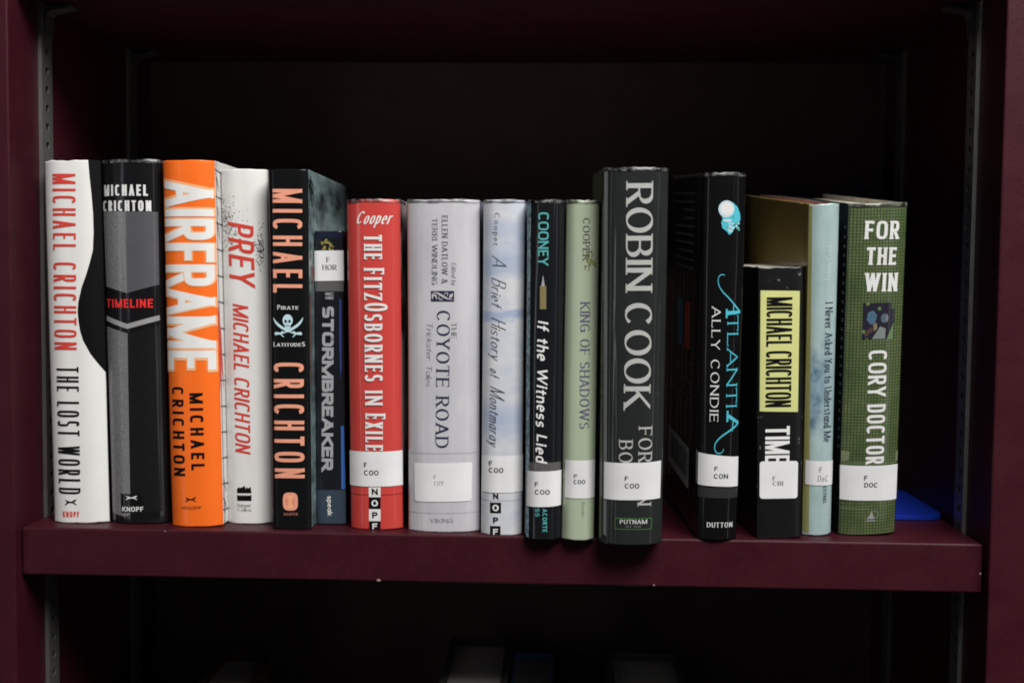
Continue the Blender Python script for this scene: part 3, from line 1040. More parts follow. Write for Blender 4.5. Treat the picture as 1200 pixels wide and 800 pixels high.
BOOKS = [
 (dict(id='lost', loc=(34.3, 14.2, 0.0), w=38.4, h=243.1, d=158, r=6, yaw=0, tilt=0, lean=-0.93, kind='hard'), [
  ('P', 'black_print', 'black', 1, [(12.55, 243.49), (13.06, 232.56), (13.9, 221.28), (14.53, 208.0), (14.53, 195.28), (13.87, 183.61), (11.92, 175.45), (9.63, 167.51), (6.56, 159.0), (4.16, 149.33), (3.51, 142.77), (3.91, 136.21), (4.78, 129.92), (6.47, 123.62), (10.86, 114.44), (15.94, 109.26), (18.93, 101.8), (19.74, 88.59), (20.38, 101.79), (20.25, 162.89), (19.5, 243.41)]),
  ('T', 'author_name', 'MICHAEL CRICHTON', 'gothic_light', 'red', -11.71, 234.5, -13.85, 117.41, 16.16),
  ('T', 'title', 'THE LOST WORLD', 'gothic_light', 'black', -12.61, 105.93, -13.6, 19.88, 15.73),
  ('A', 'publisher_mark', 'hound', 'black', -9.38, 12.04, -0.6, 16.4),
  ('T', 'publisher_mark', 'KNOPF', 'gothic_wide', 'red', -10.83, 4.18, 0.88, 4.19, 3.78),
 ]),
 (dict(id='timeline', loc=(74.3, 15.3, 0.0), w=39.7, h=243.7, d=158, r=6, yaw=0, tilt=0, lean=-1.01, kind='hard'), [
  ('P', 'cover_art', 'grey', 1, [(-19.44, 209.83), (-2.57, 209.65), (-3.13, 155.47), (-18.91, 160.15)]),
  ('P', 'cover_art', 'grey_dark', 1, [(-2.57, 209.65), (17.78, 209.44), (17.49, 161.0), (-3.13, 155.47)]),
  ('P', 'cover_art', 'grey_light', 1, [(-19.45, 140.47), (-3.39, 134.93), (17.27, 140.5), (17.36, 137.08), (-3.48, 131.51), (-19.43, 137.04)]),
  ('P', 'cover_art', 'grey', 1, [(-19.35, 133.32), (-3.44, 128.65), (-4.44, 6.4), (-8.58, 4.66), (-18.45, 6.99)]),
  ('P', 'cover_art', 'charcoal', 1, [(-3.44, 128.65), (17.33, 133.66), (17.17, 8.13), (-4.44, 6.4)]),
  ('P', 'publisher_mark', 'black', 2, [(-11.25, 20.35), (3.5, 20.34), (4.91, 7.27), (-11.02, 7.28)]),
  ('T', 'author_name', 'MICHAEL', 'gothic_wide', 'white', -18.0, 220.27, 12.25, 219.94, 7.34),
  ('T', 'author_name', 'CRICHTON', 'gothic_wide', 'white', -19.43, 210.11, 14.0, 209.77, 7.06),
  ('T', 'title', 'TIMELINE', 'gothic_wide', 'red_bright', -18.72, 145.89, 13.65, 145.66, 5.7),
  ('A', 'publisher_mark', 'hound', 'white', -7.65, 16.28, 0.52, 19.19),
  ('T', 'publisher_mark', 'KNOPF', 'gothic_wide', 'white', -10.23, 8.44, 4.36, 8.43, 3.2),
 ]),
 (dict(id='airframe', loc=(115.5, 9.3, 0.0), w=34.9, h=243.2, d=158, r=6, yaw=0, tilt=0, lean=-1.15, kind='hard'), [
  ('T', 'title', 'AIRFRAME', 'poster_halo', 'halo', -16.18, 230.76, -17.05, 103.99, 33.64),
  ('T', 'title', 'AIRFRAME', 'poster_glow', 'peach', -16.45, 231.33, -17.64, 103.43, 34.22),
  ('T', 'title', 'AIRFRAME', 'poster', 'white', -15.64, 229.64, -16.45, 105.12, 32.08),
  ('T', 'author_name', 'MICHAEL', 'gothic_far', 'black', -1.37, 89.65, -1.26, 38.23, 8.75),
  ('T', 'author_name', 'CRICHTON', 'gothic_far', 'black', -13.89, 93.73, -14.04, 34.27, 8.48),
  ('A', 'publisher_mark', 'hound', 'black', -6.09, 16.7, 1.4, 20.16),
  ('T', 'publisher_mark', 'KNOPF', 'gothic_wide', 'brown', -8.58, 11.83, 4.68, 11.79, 2.02),
 ]),
 (dict(id='prey', loc=(148.1, 21.3, 0.0), w=31.2, h=238.8, d=158, r=6.5, yaw=0, tilt=0, lean=-0.93, kind='hard'), [
  ('T', 'title', 'PREY', 'gothic_it', 'red', -10.04, 204.08, -9.72, 163.03, 17.3),
  ('T', 'author_name', 'MICHAEL CRICHTON', 'gothic_it', 'red', -7.62, 149.29, -7.93, 49.52, 10.62),
  ('A', 'cover_art', 'speckle', 'black', -15.12, 168.69, 13.7, 222.16),
  ('A', 'publisher_mark', 'flame', 'black', -7.32, 15.76, 2.71, 26.25),
  ('T', 'publisher_mark', 'Harper', 'roman_small', 'grey', -7.22, 11.68, 2.41, 11.68, 2.33),
  ('T', 'publisher_mark', 'Collins', 'roman_small', 'grey', -7.28, 8.76, 2.36, 8.76, 2.04),
 ]),
 (dict(id='pirate', loc=(180.9, 7.2, 0.0), w=26.6, h=237.7, d=158, r=2.5, yaw=0, tilt=0, lean=-0.59, kind='hard'), [
  ('T', 'author_name', 'MICHAEL', 'gothic_open', 'salmon', -9.72, 224.86, -10.31, 157.17, 19.35),
  ('T', 'title', 'PIRATE', 'roman_cap', 'white', -7.56, 146.06, 6.31, 146.06, 2.97),
  ('A', 'emblem', 'skull', 'ice', -10.8, 127.68, 9.59, 142.86),
  ('T', 'title', 'LATITUDES', 'roman_cap', 'white', -10.4, 121.75, 10.29, 121.78, 2.93),
  ('T', 'author_name', 'CRICHTON', 'gothic_open', 'salmon', -10.47, 111.03, -10.6, 34.42, 19.88),
  ('A', 'publisher_mark', 'roundel', 'salmon', -5.36, 12.77, 4.63, 24.77),
  ('T', 'publisher_mark', 'HARPER', 'gothic_wide', 'salmon_dim', -4.89, 9.42, 4.53, 9.48, 1.83),
 ]),
 (dict(id='storm', loc=(204.7, 23.2, 0.0), w=19.8, h=198.4, d=112, r=1.2, yaw=0, tilt=0, lean=-0.68, kind='soft'), [
  ('P', 'cover_art', 'navy_top', 1, [(-9.64, 197.45), (9.9, 197.77), (9.97, 193.68), (-9.56, 193.75)]),
  ('A', 'cover_art', 'scribble', 'yellow', -5.12, 185.75, 4.07, 193.44),
  ('P', 'tape', 'tape_grey', 1, [(-9.67, 164.67), (10.02, 164.63), (10.06, 158.06), (-9.63, 158.1)]),
  ('T', 'cover_art', 'MW', 'gothic_light', 'silver', -2.61, 157.23, -2.66, 152.65, 5.76),
  ('T', 'title', 'STORMBREAKER', 'tech', 'silver', -4.56, 148.07, -6.33, 37.28, 7.78),
  ('P', 'cover_art', 'blue_streak', 1, [(6.85, 153.21), (8.16, 152.06), (7.92, 107.31), (7.14, 98.67), (6.55, 124.56)]),
  ('P', 'cover_art', 'blue_flash', 1, [(7.11, 67.49), (8.84, 67.49), (9.56, 24.55), (6.95, 24.53)]),
  ('P', 'cover_art', 'slate', 1, [(-9.92, 23.88), (9.85, 23.96), (9.85, 1.22), (-9.89, 1.11)]),
  ('T', 'publisher_mark', 'speak', 'sans', 'white', -2.4, 19.83, -2.26, 6.41, 2.91),
  ('L', [(-9.72, 185.21), (9.94, 185.38), (10.02, 165.2), (-9.67, 164.96)], 0.3, [('F', 'roman_bold', 'ink', -1.52, 177.49, 0.78, 177.49, 3.42), ('HOR', 'roman_bold', 'ink', -4.29, 172.37, 5.32, 172.34, 3.42)]),
 ]),
 (dict(id='fitz', loc=(236.6, 11.1, 0.0), w=35.5, h=218.4, d=158, r=6, yaw=0, tilt=1, lean=-0.64, kind='hard'), [
  ('T', 'author_name', 'Cooper', 'script_bold', 'white', -11.06, 202.66, 11.49, 202.58, 8.05),
  ('T', 'title', 'THE', 'deco_shadow', 'maroon', -5.93, 194.8, -6.0, 178.98, 11.79),
  ('T', 'title', 'THE', 'deco', 'white', -5.53, 195.3, -5.6, 179.43, 11.77),
  ('T', 'title', 'FITZOSBORNES', 'deco_shadow', 'maroon', -6.18, 173.18, -6.42, 98.59, 11.79),
  ('T', 'title', 'FITZOSBORNES', 'deco', 'white', -5.78, 173.68, -6.01, 99.15, 11.79),
  ('T', 'title', 'IN', 'deco_shadow', 'maroon', -6.43, 92.35, -6.43, 82.7, 11.62),
  ('T', 'title', 'IN', 'deco', 'white', -6.03, 92.92, -5.97, 83.27, 11.54),
  ('T', 'title', 'EXILE', 'deco_shadow', 'maroon', -6.38, 77.3, -6.55, 52.61, 11.59),
  ('T', 'title', 'EXILE', 'deco', 'white', -5.97, 77.81, -6.14, 53.07, 11.56),
  ('L', [(-17.71, 52.34), (17.56, 52.48), (17.69, 29.15), (-17.72, 28.96)], 0.3, [('F', 'sans_label', 'ink', -7.3, 41.74, -5.3, 41.75, 3.32), ('COO', 'sans_label', 'ink', -7.3, 36.47, 2.5, 36.52, 3.44)]),
  ('P', 'tape', 'maroon', 1, [(-16.93, 23.51), (17.18, 23.69), (17.18, 23.29), (-16.93, 23.11)]),
  ('P', 'publisher_mark', 'white', 1, [(-4.31, 28.46), (3.67, 28.5), (3.6, 21.9), (-4.27, 21.85)]),
  ('P', 'publisher_mark', 'black', 1, [(-4.27, 21.85), (3.6, 21.9), (3.52, 13.85), (-4.31, 13.8)]),
  ('P', 'publisher_mark', 'white', 1, [(-4.31, 13.8), (3.52, 13.85), (3.43, 5.79), (-4.34, 5.74)]),
  ('P', 'publisher_mark', 'black', 1, [(-4.34, 5.74), (3.43, 5.79), (3.38, 0.31), (-4.34, 0.26)]),
  ('T', 'publisher_mark', 'N', 'sans_heavy', 'black', -2.2, 23.59, 1.79, 23.61, 4.02),
  ('T', 'publisher_mark', 'O', 'sans_heavy', 'white', -2.51, 15.71, 1.82, 15.74, 4.26),
  ('T', 'publisher_mark', 'P', 'sans_heavy', 'black', -2.14, 7.77, 1.51, 7.79, 4.15),
  ('T', 'publisher_mark', 'F', 'sans_heavy', 'white', -2.05, 0.39, 1.32, 0.41, 3.92),
 ]),
 (dict(id='coyote', loc=(282.1, 7.0, 0.0), w=47.6, h=218.3, d=158, r=6.5, yaw=0, tilt=1, lean=-0.34, kind='hard'), [
  ('T', 'author_name', 'Edited by', 'italic', 'grey', 5.82, 177.66, 5.81, 163.25, 2.89),
  ('T', 'author_name', 'ELLEN DATLOW &', 'roman', 'grey_dark', -0.43, 208.01, -0.6, 164.34, 3.81),
  ('T', 'author_name', 'TERRI WINDLING', 'roman', 'grey_dark', -6.82, 206.34, -7.01, 163.43, 3.48),
  ('A', 'emblem', 'ornament', 'navy', -7.75, 152.4, 7.47, 159.34),
  ('T', 'title', 'THE', 'roman', 'grey', 5.62, 138.78, 5.61, 128.45, 3.36),
  ('T', 'title', 'COYOTE ROAD', 'roman_med', 'navy', -3.75, 146.53, -4.97, 56.35, 8.58),
  ('T', 'subtitle', 'Trickster Tales', 'italic', 'grey', -10.3, 138.97, -11.13, 96.95, 3.73),
  ('P', 'tape', 'tape_clear', 1, [(-22.91, 52.61), (22.99, 53.04), (22.99, 52.47), (-22.91, 52.04)]),
  ('P', 'tape', 'tape_clear', 1, [(-23.05, 12.72), (23.03, 13.24), (23.03, 12.79), (-23.05, 12.26)]),
  ('L', [(-19.15, 45.71), (19.06, 46.54), (18.62, 20.78), (-18.89, 20.08)], 1.6, [('F', 'roman_bold', 'ink_pale', -6.02, 35.61, -4.16, 35.63, 2.56), ('COY', 'roman_bold', 'ink_pale', -5.92, 31.28, 0.46, 31.35, 2.74)]),
  ('T', 'publisher_mark', 'VIKING', 'roman', 'grey', -8.62, 6.48, 6.65, 6.66, 2.58),
 ]),
 (dict(id='brief', loc=(320.7, 1.2, 0.0), w=27.1, h=218.2, d=158, r=6, yaw=0, tilt=1, lean=0.03, kind='hard'), [
  ('T', 'author_name', 'Cooper', 'roman_spaced', 'grey', -5.96, 209.84, -6.33, 188.81, 3.44),
  ('T', 'title', 'A', 'script_thin', 'ink_grey', -7.11, 182.78, -7.05, 176.2, 9.08),
  ('T', 'title', 'Brief', 'script_thin', 'ink_grey', -7.26, 168.51, -7.12, 150.35, 9.09),
  ('T', 'title', 'History', 'script_thin', 'ink_grey', -7.44, 142.9, -7.39, 116.05, 9.45),
  ('T', 'title', 'of', 'script_thin', 'ink_grey', -7.89, 109.93, -7.85, 104.93, 8.59),
  ('T', 'title', 'Montmaray', 'script_thin', 'ink_grey', -7.8, 98.25, -8.04, 59.67, 9.45),
  ('L', [(-12.94, 52.29), (14.17, 52.73), (14.25, 28.54), (-12.98, 28.07)], 0.3, [('F', 'sans_label', 'ink', -8.2, 45.62, -5.97, 45.66, 3.38), ('COO', 'sans_label', 'ink', -8.17, 41.23, 1.31, 41.39, 3.38)]),
  ('P', 'tape', 'tape_clear', 1, [(-13.33, 22.98), (14.02, 23.45), (14.03, 23.06), (-13.33, 22.58)]),
  ('T', 'publisher_mark', 'N', 'sans_heavy', 'black', -5.24, 24.14, -1.89, 24.19, 3.61),
  ('P', 'publisher_mark', 'charcoal', 1, [(-7.34, 21.67), (-0.08, 21.8), (-0.02, 14.73), (-7.28, 14.6)]),
  ('P', 'publisher_mark', 'charcoal', 1, [(-7.22, 6.11), (-0.28, 6.23), (-0.23, 0.28), (-7.17, 0.15)]),
  ('T', 'publisher_mark', 'O', 'sans_heavy', 'white', -5.62, 16.05, -1.54, 16.12, 4.24),
  ('T', 'publisher_mark', 'P', 'sans_heavy', 'black', -5.11, 8.13, -1.75, 8.19, 3.79),
  ('T', 'publisher_mark', 'F', 'sans_heavy', 'white', -5.04, 0.47, -1.91, 0.53, 3.86),
 ]),
 (dict(id='witness', loc=(348.3, -10.2, 0.0), w=24.0, h=217.4, d=152, r=6.5, yaw=0, tilt=1, lean=-0.07, kind='hard'), [
  ('P', 'cover_edge', 'speckle_blue', 1, [(-11.84, 216.59), (-9.57, 216.6), (-9.16, 0.68), (-10.98, 1.21)]),
  ('T', 'author_name', 'COONEY', 'gothic_bold', 'teal', -4.77, 209.67, -4.73, 176.34, 6.47),
  ('P', 'cover_art', 'silver', 1, [(-1.54, 170.43), (-0.34, 163.15), (-2.5, 163.13)]),
  ('P', 'cover_art', 'tan', 1, [(-3.42, 163.39), (0.53, 163.42), (0.67, 148.64), (-3.34, 148.61)]),
  ('T', 'title', 'If the Witness Lied', 'brush', 'white', -4.41, 141.43, -4.67, 50.75, 6.39),
  ('P', 'tape', 'tape_grey', 1, [(-9.32, 50.13), (10.92, 50.42), (10.98, 44.9), (-9.27, 44.6)]),
  ('L', [(-10.36, 44.42), (11.3, 45.01), (11.22, 22.06), (-10.71, 21.28)], 0.4, [('F', 'sans_label', 'ink', -5.45, 34.68, -3.37, 34.72, 3.0), ('COO', 'sans_label', 'ink', -5.41, 29.58, 4.13, 29.73, 3.16)]),
  ('T', 'publisher_mark', 'ACORTE', 'gothic_wide', 'teal', -0.44, 20.33, -0.3, 5.29, 2.91),
  ('T', 'publisher_mark', 'SS', 'gothic_wide', 'teal', -5.11, 20.53, -5.06, 15.25, 2.64),
 ]),
 (dict(id='shadows', loc=(370.8, -9.6, 0.0), w=21.4, h=217.5, d=150, r=6, yaw=0, tilt=1, lean=0.15, kind='hard'), [
  ('T', 'author_name', 'COOPER', 'roman_med', 'grey_dark', 0.07, 206.42, 0.28, 179.83, 4.3),
  ('A', 'emblem', 'sprig', 'olive', 0.02, 173.41, 8.64, 184.72),
  ('T', 'title', 'KING OF SHADOWS', 'roman_med', 'violet', -0.76, 153.35, -0.02, 72.58, 5.97),
  ('L', [(-8.65, 51.86), (10.07, 52.09), (10.16, 27.47), (-8.45, 27.38)], 0.4, [('F', 'sans_label', 'ink_grey', -3.23, 40.4, -0.88, 40.45, 2.6), ('COO', 'sans_label', 'ink_grey', -3.28, 36.64, 4.1, 36.78, 2.88)]),
  ('T', 'publisher_mark', 'Books', 'roman', 'grey_faint', 2.21, 25.09, 2.26, 15.09, 1.97),
 ]),
 (dict(id='cook', loc=(404.5, -20.8, 0.0), w=40.2, h=236.2, d=162, r=7, yaw=1, tilt=3.5, lean=-0.35, kind='hard'), [
  ('P', 'cover_art', 'sheen', 1, [(-19.46, 234.62), (-17.38, 234.62), (-15.7, 4.76), (-17.61, 5.85)]),  # pale band painting the plastic's sheen down the left edge, not printed art
  ('T', 'author_name', 'ROBIN', 'roman_tall', 'offwhite', -6.36, 226.91, -5.82, 161.16, 16.3),
  ('T', 'author_name', 'COOK', 'roman_tall', 'offwhite', -5.99, 153.76, -6.14, 87.49, 16.55),
  ('T', 'title', 'FOREIGN', 'roman_med', 'offwhite', 3.44, 75.91, 3.39, 25.91, 8.56),
  ('T', 'title', 'BODY', 'roman_med', 'offwhite', -8.7, 67.42, -8.84, 36.82, 8.56),
  ('L', [(-17.5, 52.75), (18.15, 53.71), (17.93, 29.6), (-17.34, 29.06)], 0.3, [('F', 'sans_label', 'ink', -4.88, 41.68, -2.74, 41.69, 2.96), ('COO', 'sans_label', 'ink', -4.82, 36.74, 4.3, 36.81, 3.18)]),
  ('A', 'publisher_mark', 'frame', 'green', -10.54, 10.16, 12.87, 17.62),
  ('T', 'publisher_mark', 'PUTNAM', 'roman_cap', 'white', -7.47, 13.91, 9.59, 14.04, 2.71),
  ('T', 'publisher_mark', 'EST 1838', 'gothic_wide', 'grey', -3.93, 11.39, 5.76, 11.47, 1.55),
 ]),
 (dict(id='atlantia', loc=(461.5, -2.0, 0.0), w=26.3, h=235.1, d=156, r=4, yaw=3.5, tilt=4, lean=-0.58, kind='hard'), [
  ('A', 'emblem', 'shell', 'teal', -4.63, 196.77, 9.53, 218.0),
  ('A', 'title', 'swash_start', 'aqua', -4.64, 146.53, 11.04, 172.97),
  ('T', 'title', 'TLANTI', 'roman', 'aqua', 2.72, 145.99, 3.23, 87.41, 7.19),
  ('A', 'title', 'swash_end', 'aqua', -4.46, 56.56, 11.91, 82.43),
  ('T', 'author_name', 'ALLY CONDIE', 'roman_open', 'white', -7.0, 151.69, -6.96, 78.03, 5.29),
  ('P', 'tape', 'tape_dark', 1, [(-16.91, 35.07), (12.92, 34.36), (13.09, 27.59), (-16.77, 28.31)]),
  ('L', [(-19.86, 58.05), (12.56, 54.56), (12.62, 35.04), (-19.03, 36.48)], 0.3, [('F', 'sans_label', 'ink', -3.36, 45.79, -1.16, 45.78, 2.97), ('CON', 'sans_label', 'ink', -3.63, 40.74, 5.58, 40.69, 3.14)]),
  ('T', 'publisher_mark', 'DUTTON', 'roman_cap', 'white', -7.21, 8.57, 9.42, 8.48, 3.29),
 ]),
 (dict(id='criton', loc=(502.5, 5.7, 0.0), w=29.9, h=176.6, d=108, r=1.0, yaw=5.5, tilt=2, lean=-1.45, kind='soft'), [
  ('P', 'yellow_label', 'lemon', 1, [(-13.22, 161.89), (12.26, 161.2), (11.57, 83.04), (-13.36, 83.89)]),
  ('T', 'author_name', 'MICHAEL CRICHTON', 'gothic_black', 'black', -9.37, 157.46, -9.86, 86.59, 16.79),
  ('T', 'title', 'TIMELINE', 'gothic_tight', 'white', -9.67, 74.05, -9.82, 27.47, 15.93),
  ('L', [(-13.11, 51.19), (11.97, 50.95), (11.8, 26.32), (-13.08, 26.54)], 2.2, [('F', 'roman_bold', 'ink', -4.77, 38.5, -2.8, 38.45, 2.64), ('CRI', 'roman_bold', 'ink', -4.74, 35.12, 2.02, 34.94, 2.7)]),
 ]),
 (dict(id='never', loc=(530.2, 15.8, 0.0), w=19.6, h=217.6, d=165, r=4, yaw=7, tilt=6.3, lean=-2.32, kind='hard'), [
  ('P', 'cover_art', 'straw', 1, [(-12.12, 216.8), (-8.27, 216.71), (-6.22, 1.37), (-9.42, 2.71)]),
  ('T', 'author_name', 'DeClements', 'roman', 'frost', 0.47, 190.67, 0.79, 169.19, 3.23),
  ('T', 'title', 'I Never Asked You to Understand Me', 'roman_narrow', 'navy', 0.96, 155.22, 2.09, 63.41, 5.1),
  ('T', 'publisher_mark', 'ESTREL', 'gothic_wide', 'steel', 2.25, 33.7, 2.54, 21.75, 2.3),
  ('L', [(-8.76, 51.25), (9.47, 50.04), (9.44, 33.65), (-8.63, 34.9)], 0.3, [('F', 'sans_label', 'ink_pale', -0.85, 43.11, 0.93, 43.03, 3.76), ('DeC', 'roman_small', 'ink_pale', -1.57, 37.07, 5.62, 36.73, 4.05)]),
 ]),
 (dict(id='win', loc=(564.0, 19.3, 0.0), w=38.4, h=218.1, d=158, r=4, yaw=6, tilt=6.3, lean=-2.0, kind='hard'), [
  ('T', 'title', 'FOR', 'slab', 'white', -9.24, 195.86, 13.22, 195.35, 11.61),
  ('T', 'title', 'THE', 'slab', 'white', -7.85, 179.43, 11.91, 178.95, 11.26),
  ('T', 'title', 'WIN', 'slab', 'white', -8.39, 162.49, 13.41, 161.92, 11.89),
  ('A', 'cover_art', 'picture', 'picture', -8.86, 131.05, 12.19, 154.91),
  ('T', 'author_name', 'CORY', 'gothic_bold', 'white', -4.27, 123.98, -4.08, 93.58, 12.13),
  ('T', 'author_name', 'DOCTOROW', 'gothic_bold', 'white', -4.01, 88.47, -3.79, 31.53, 12.21),
  ('L', [(-19.25, 47.76), (19.6, 47.04), (19.16, 22.94), (-18.94, 24.35)], 0.3, [('F', 'sans_label', 'ink', -4.63, 37.67, -2.44, 37.58, 3.19), ('DOC', 'sans_label', 'ink', -4.46, 32.83, 4.74, 32.49, 3.21)]),
  ('P', 'tape', 'tape_olive', 1, [(-18.85, 49.71), (19.24, 48.91), (19.26, 48.38), (-18.84, 49.19)]),
  ('P', 'tape', 'tape_olive', 1, [(-18.98, 57.55), (-15.1, 57.41), (-13.93, 56.51), (-14.33, 51.05), (-18.75, 50.05)]),
  ('P', 'tape', 'tape_olive', 1, [(17.25, 55.68), (19.24, 56.19), (19.39, 49.25), (16.93, 49.22)]),
  ('P', 'tape', 'tape_olive', 1, [(-18.59, 18.67), (-1.21, 18.4), (-1.19, 17.87), (-18.57, 18.09)]),
  ('A', 'publisher_mark', 'peak', 'grey_light', -2.75, 8.48, 5.92, 16.72),
 ]),
]


W_ = (0.72, 0.715, 0.70)
K_ = (0.0065, 0.0065, 0.0075)
LOOK = {   # label, sleeve, coat
    'lost': ('worn white hardback with a black wavy edge and red lettering, leftmost in the row', 0, .25),
    'timeline': ('black hardback with a grey prism on its spine and one small red word', 1, .8),
    'airframe': ('bright orange hardback with giant white letters running down the spine', 0, .3),
    'prey': ('white hardback with slanted red letters and a spray of black specks', 0, .3),
    'pirate': ('black hardback with salmon letters and a pale blue skull over crossed swords', 0, .3),
    'storm': ('thin dark paperback with silver block letters and its white label near the top', 0, .5),
    'fitz': ('red hardback in a shiny clear sleeve with white letters and a white label', 1, .8),
    'coyote': ('wide pale grey hardback with navy lettering and a small ornament block on the spine', 1, .7),
    'brief': ('white and watercolour blue hardback with thin grey handwriting down the spine', 1, .8),
    'witness': ('narrow black hardback with teal capitals on top and white brush letters', 1, .8),
    'shadows': ('slim pale green hardback with violet grey capitals and a frayed foot', 1, .6),
    'cook': ('thick dark grey green hardback in clear plastic jutting over the shelf edge', 1, 1.0),
    'atlantia': ('black hardback with a turquoise seashell near the top and aqua lettering', 1, .9),
    'criton': ('short worn black paperback with a long yellow label on its spine', 0, 0),
    'never': ('slim pale blue hardback with a gold side, beside the green gridded book', 0, .5),
    'win': ('green hardback patterned with a fine grid under white letters, next to the blue bookend', 1, .7),
}


def jacket_mats(i):
    P = paper
    if i == 'lost':
        return [P('jk_white', W_, .4, .2), P('jk_white', W_, .4, .2), P('jk_black', K_, .35, .3)]
    if i == 'timeline':
        return [P('jk_black_c', K_, .35, .8)] * 3
    if i == 'airframe':
        o = P('jk_orange', (0.89, 0.155, 0.016), .4, .3)
        return [o, o, P('jk_white', W_, .4, .2)]
    if i == 'prey':
        return [P('jk_white', W_, .4, .2)] * 3
    if i == 'pirate':
        k = P('jk_black_s', (0.0055, 0.006, 0.0065), .34, .3)
        sea = jacket_noise('jacket_seascape', [(.30, (.015, .02, .02)), (.42, (.09, .13, .135)), (.6, (.22, .31, .33)), (.76, (.06, .08, .08))], (1, .5, 1.4), 34, .3)
        return [k, k, sea]
    if i == 'storm':
        m = jacket_noise('cover_midnight', [(.3, (.006, .006, .008)), (.62, (.010, .011, .016)), (.78, (.02, .035, .08))], (1, 1, .5), 60, .3, .5)
        return [m] * 3
    if i == 'fitz':
        rd = P('jk_red', (0.55, 0.056, 0.048), .35, .8, .1)
        side = jacket_noise('jacket_portrait', [(.36, (.012, .012, .012)), (.44, (.03, .025, .025)), (.5, (.46, .38, .39))], (1, .6, .5), 22, .35, .5)
        return [rd, rd, side]
    if i == 'coyote':
        m = jacket_noise('jacket_pale_grey', [(.35, (.47, .465, .50)), (.65, (.55, .545, .575))], (1, 1, .3), 50, .38, .7)
        return [jacket_noise('jacket_mauve', [(.4, (.3, .24, .29)), (.6, (.4, .34, .38))], (1, 1, .5), 40, .38, .5), m,
                jacket_noise('jacket_slate_blue', [(.4, (.1, .11, .2)), (.6, (.3, .31, .42))], (1, 1, .5), 40, .38, .5)]
    if i == 'brief':
        m = jacket_watercolour()
        return [m] * 3
    if i == 'witness':
        m = P('jk_blackblue', (0.008, 0.009, 0.011), .32, .8, .1, bump=.35)
        return [ink('speckle_blue'), m, m]
    if i == 'shadows':
        m = P('jk_palegreen', (0.385, 0.45, 0.325), .38, .6, .12)
        return [m] * 3
    if i == 'cook':
        m = P('jk_darkgreen', (0.021, 0.0245, 0.0232), .3, 1.0, .08, .1, .55)
        return [P('jk_olive', (0.10, 0.115, 0.085), .35, .8), m, m]
    if i == 'atlantia':
        m = P('jk_black_a', (0.0045, 0.0045, 0.005), .33, .9, .1, bump=.35)
        return [m] * 3
    if i == 'criton':
        m = jacket_worn_black()
        return [m] * 3
    if i == 'never':
        return [jacket_noise('jacket_gold', [(.3, (.20, .145, .043)), (.7, (.28, .205, .065))], (1, 1, 1), 25, .4, .5), jacket_blue_cloud(), P('jk_teal', (.06, .1, .11), .35, .5)]
    if i == 'win':
        return [P('jk_blackteal', (.014, .022, .024), .35, .6), jacket_grid(), P('jk_blackteal', (.014, .022, .024), .35, .6)]


# ------------------------------------------------------------------ the bookcase
XL, XR = 0.0013, 0.6330
paint = bookcase_paint()
dark_paint = bookcase_paint('burgundy_paint_inside', (0.013, 0.0062, 0.0068), 0.55)
case = thing('bookcase', 'burgundy painted bookcase with slotted steel strips up its side walls', 'bookcase', (0.32, 0.12, -0.40))
case_off = Vector((0.32, 0.12, -0.40))


def case_part(name, bm, m):
    bmesh.ops.translate(bm, verts=bm.verts, vec=-case_off)
    return link(name, bm, m, case)


for x0, x1 in ((XL - 0.032, XL), (XR, XR + 0.032)):
    case_part('side_panel', box(bmesh.new(), x0, x1, -0.008, 0.262, -0.39, 0.56, .0012), paint)
case_part('back_panel', box(bmesh.new(), XL + .0005, XR - .0005, 0.252, 0.262, -0.39, 0.56), bookcase_paint('back_board', (0.075, 0.046, 0.046), 0.7))
SH = (0.0, 0.352, -0.372)
for z, t in ((SH[0], 0.0318), (SH[1] + .032, 0.032), (SH[2], 0.028)):
    case_part('shelf', box(bmesh.new(), 0.0021, 0.6318, 0.0, 0.2505, z - t, z, .0013, 3), paint)


rr = random.Random(6)
for cx, cz, s in ((0.2405, -.0312, .0016), (0.6305, -.019, .0008), (0.0985, -.0009, .0006), (0.421, -.0305, .0007)):
    bm = bmesh.new()
    vs = [bm.verts.new((cx + s * rr.uniform(.6, 1.1) * math.cos(k), -.00012, min(-.0004, max(-.0316, cz + s * rr.uniform(.6, 1.1) * math.sin(k))))) for k in (0, .9, 1.8, 2.7, 3.6, 4.5, 5.4)]
    bm.faces.new(vs)
    case_part('chipped_paint', bm, paper('bare_primer', (.32, .2, .19), .7))


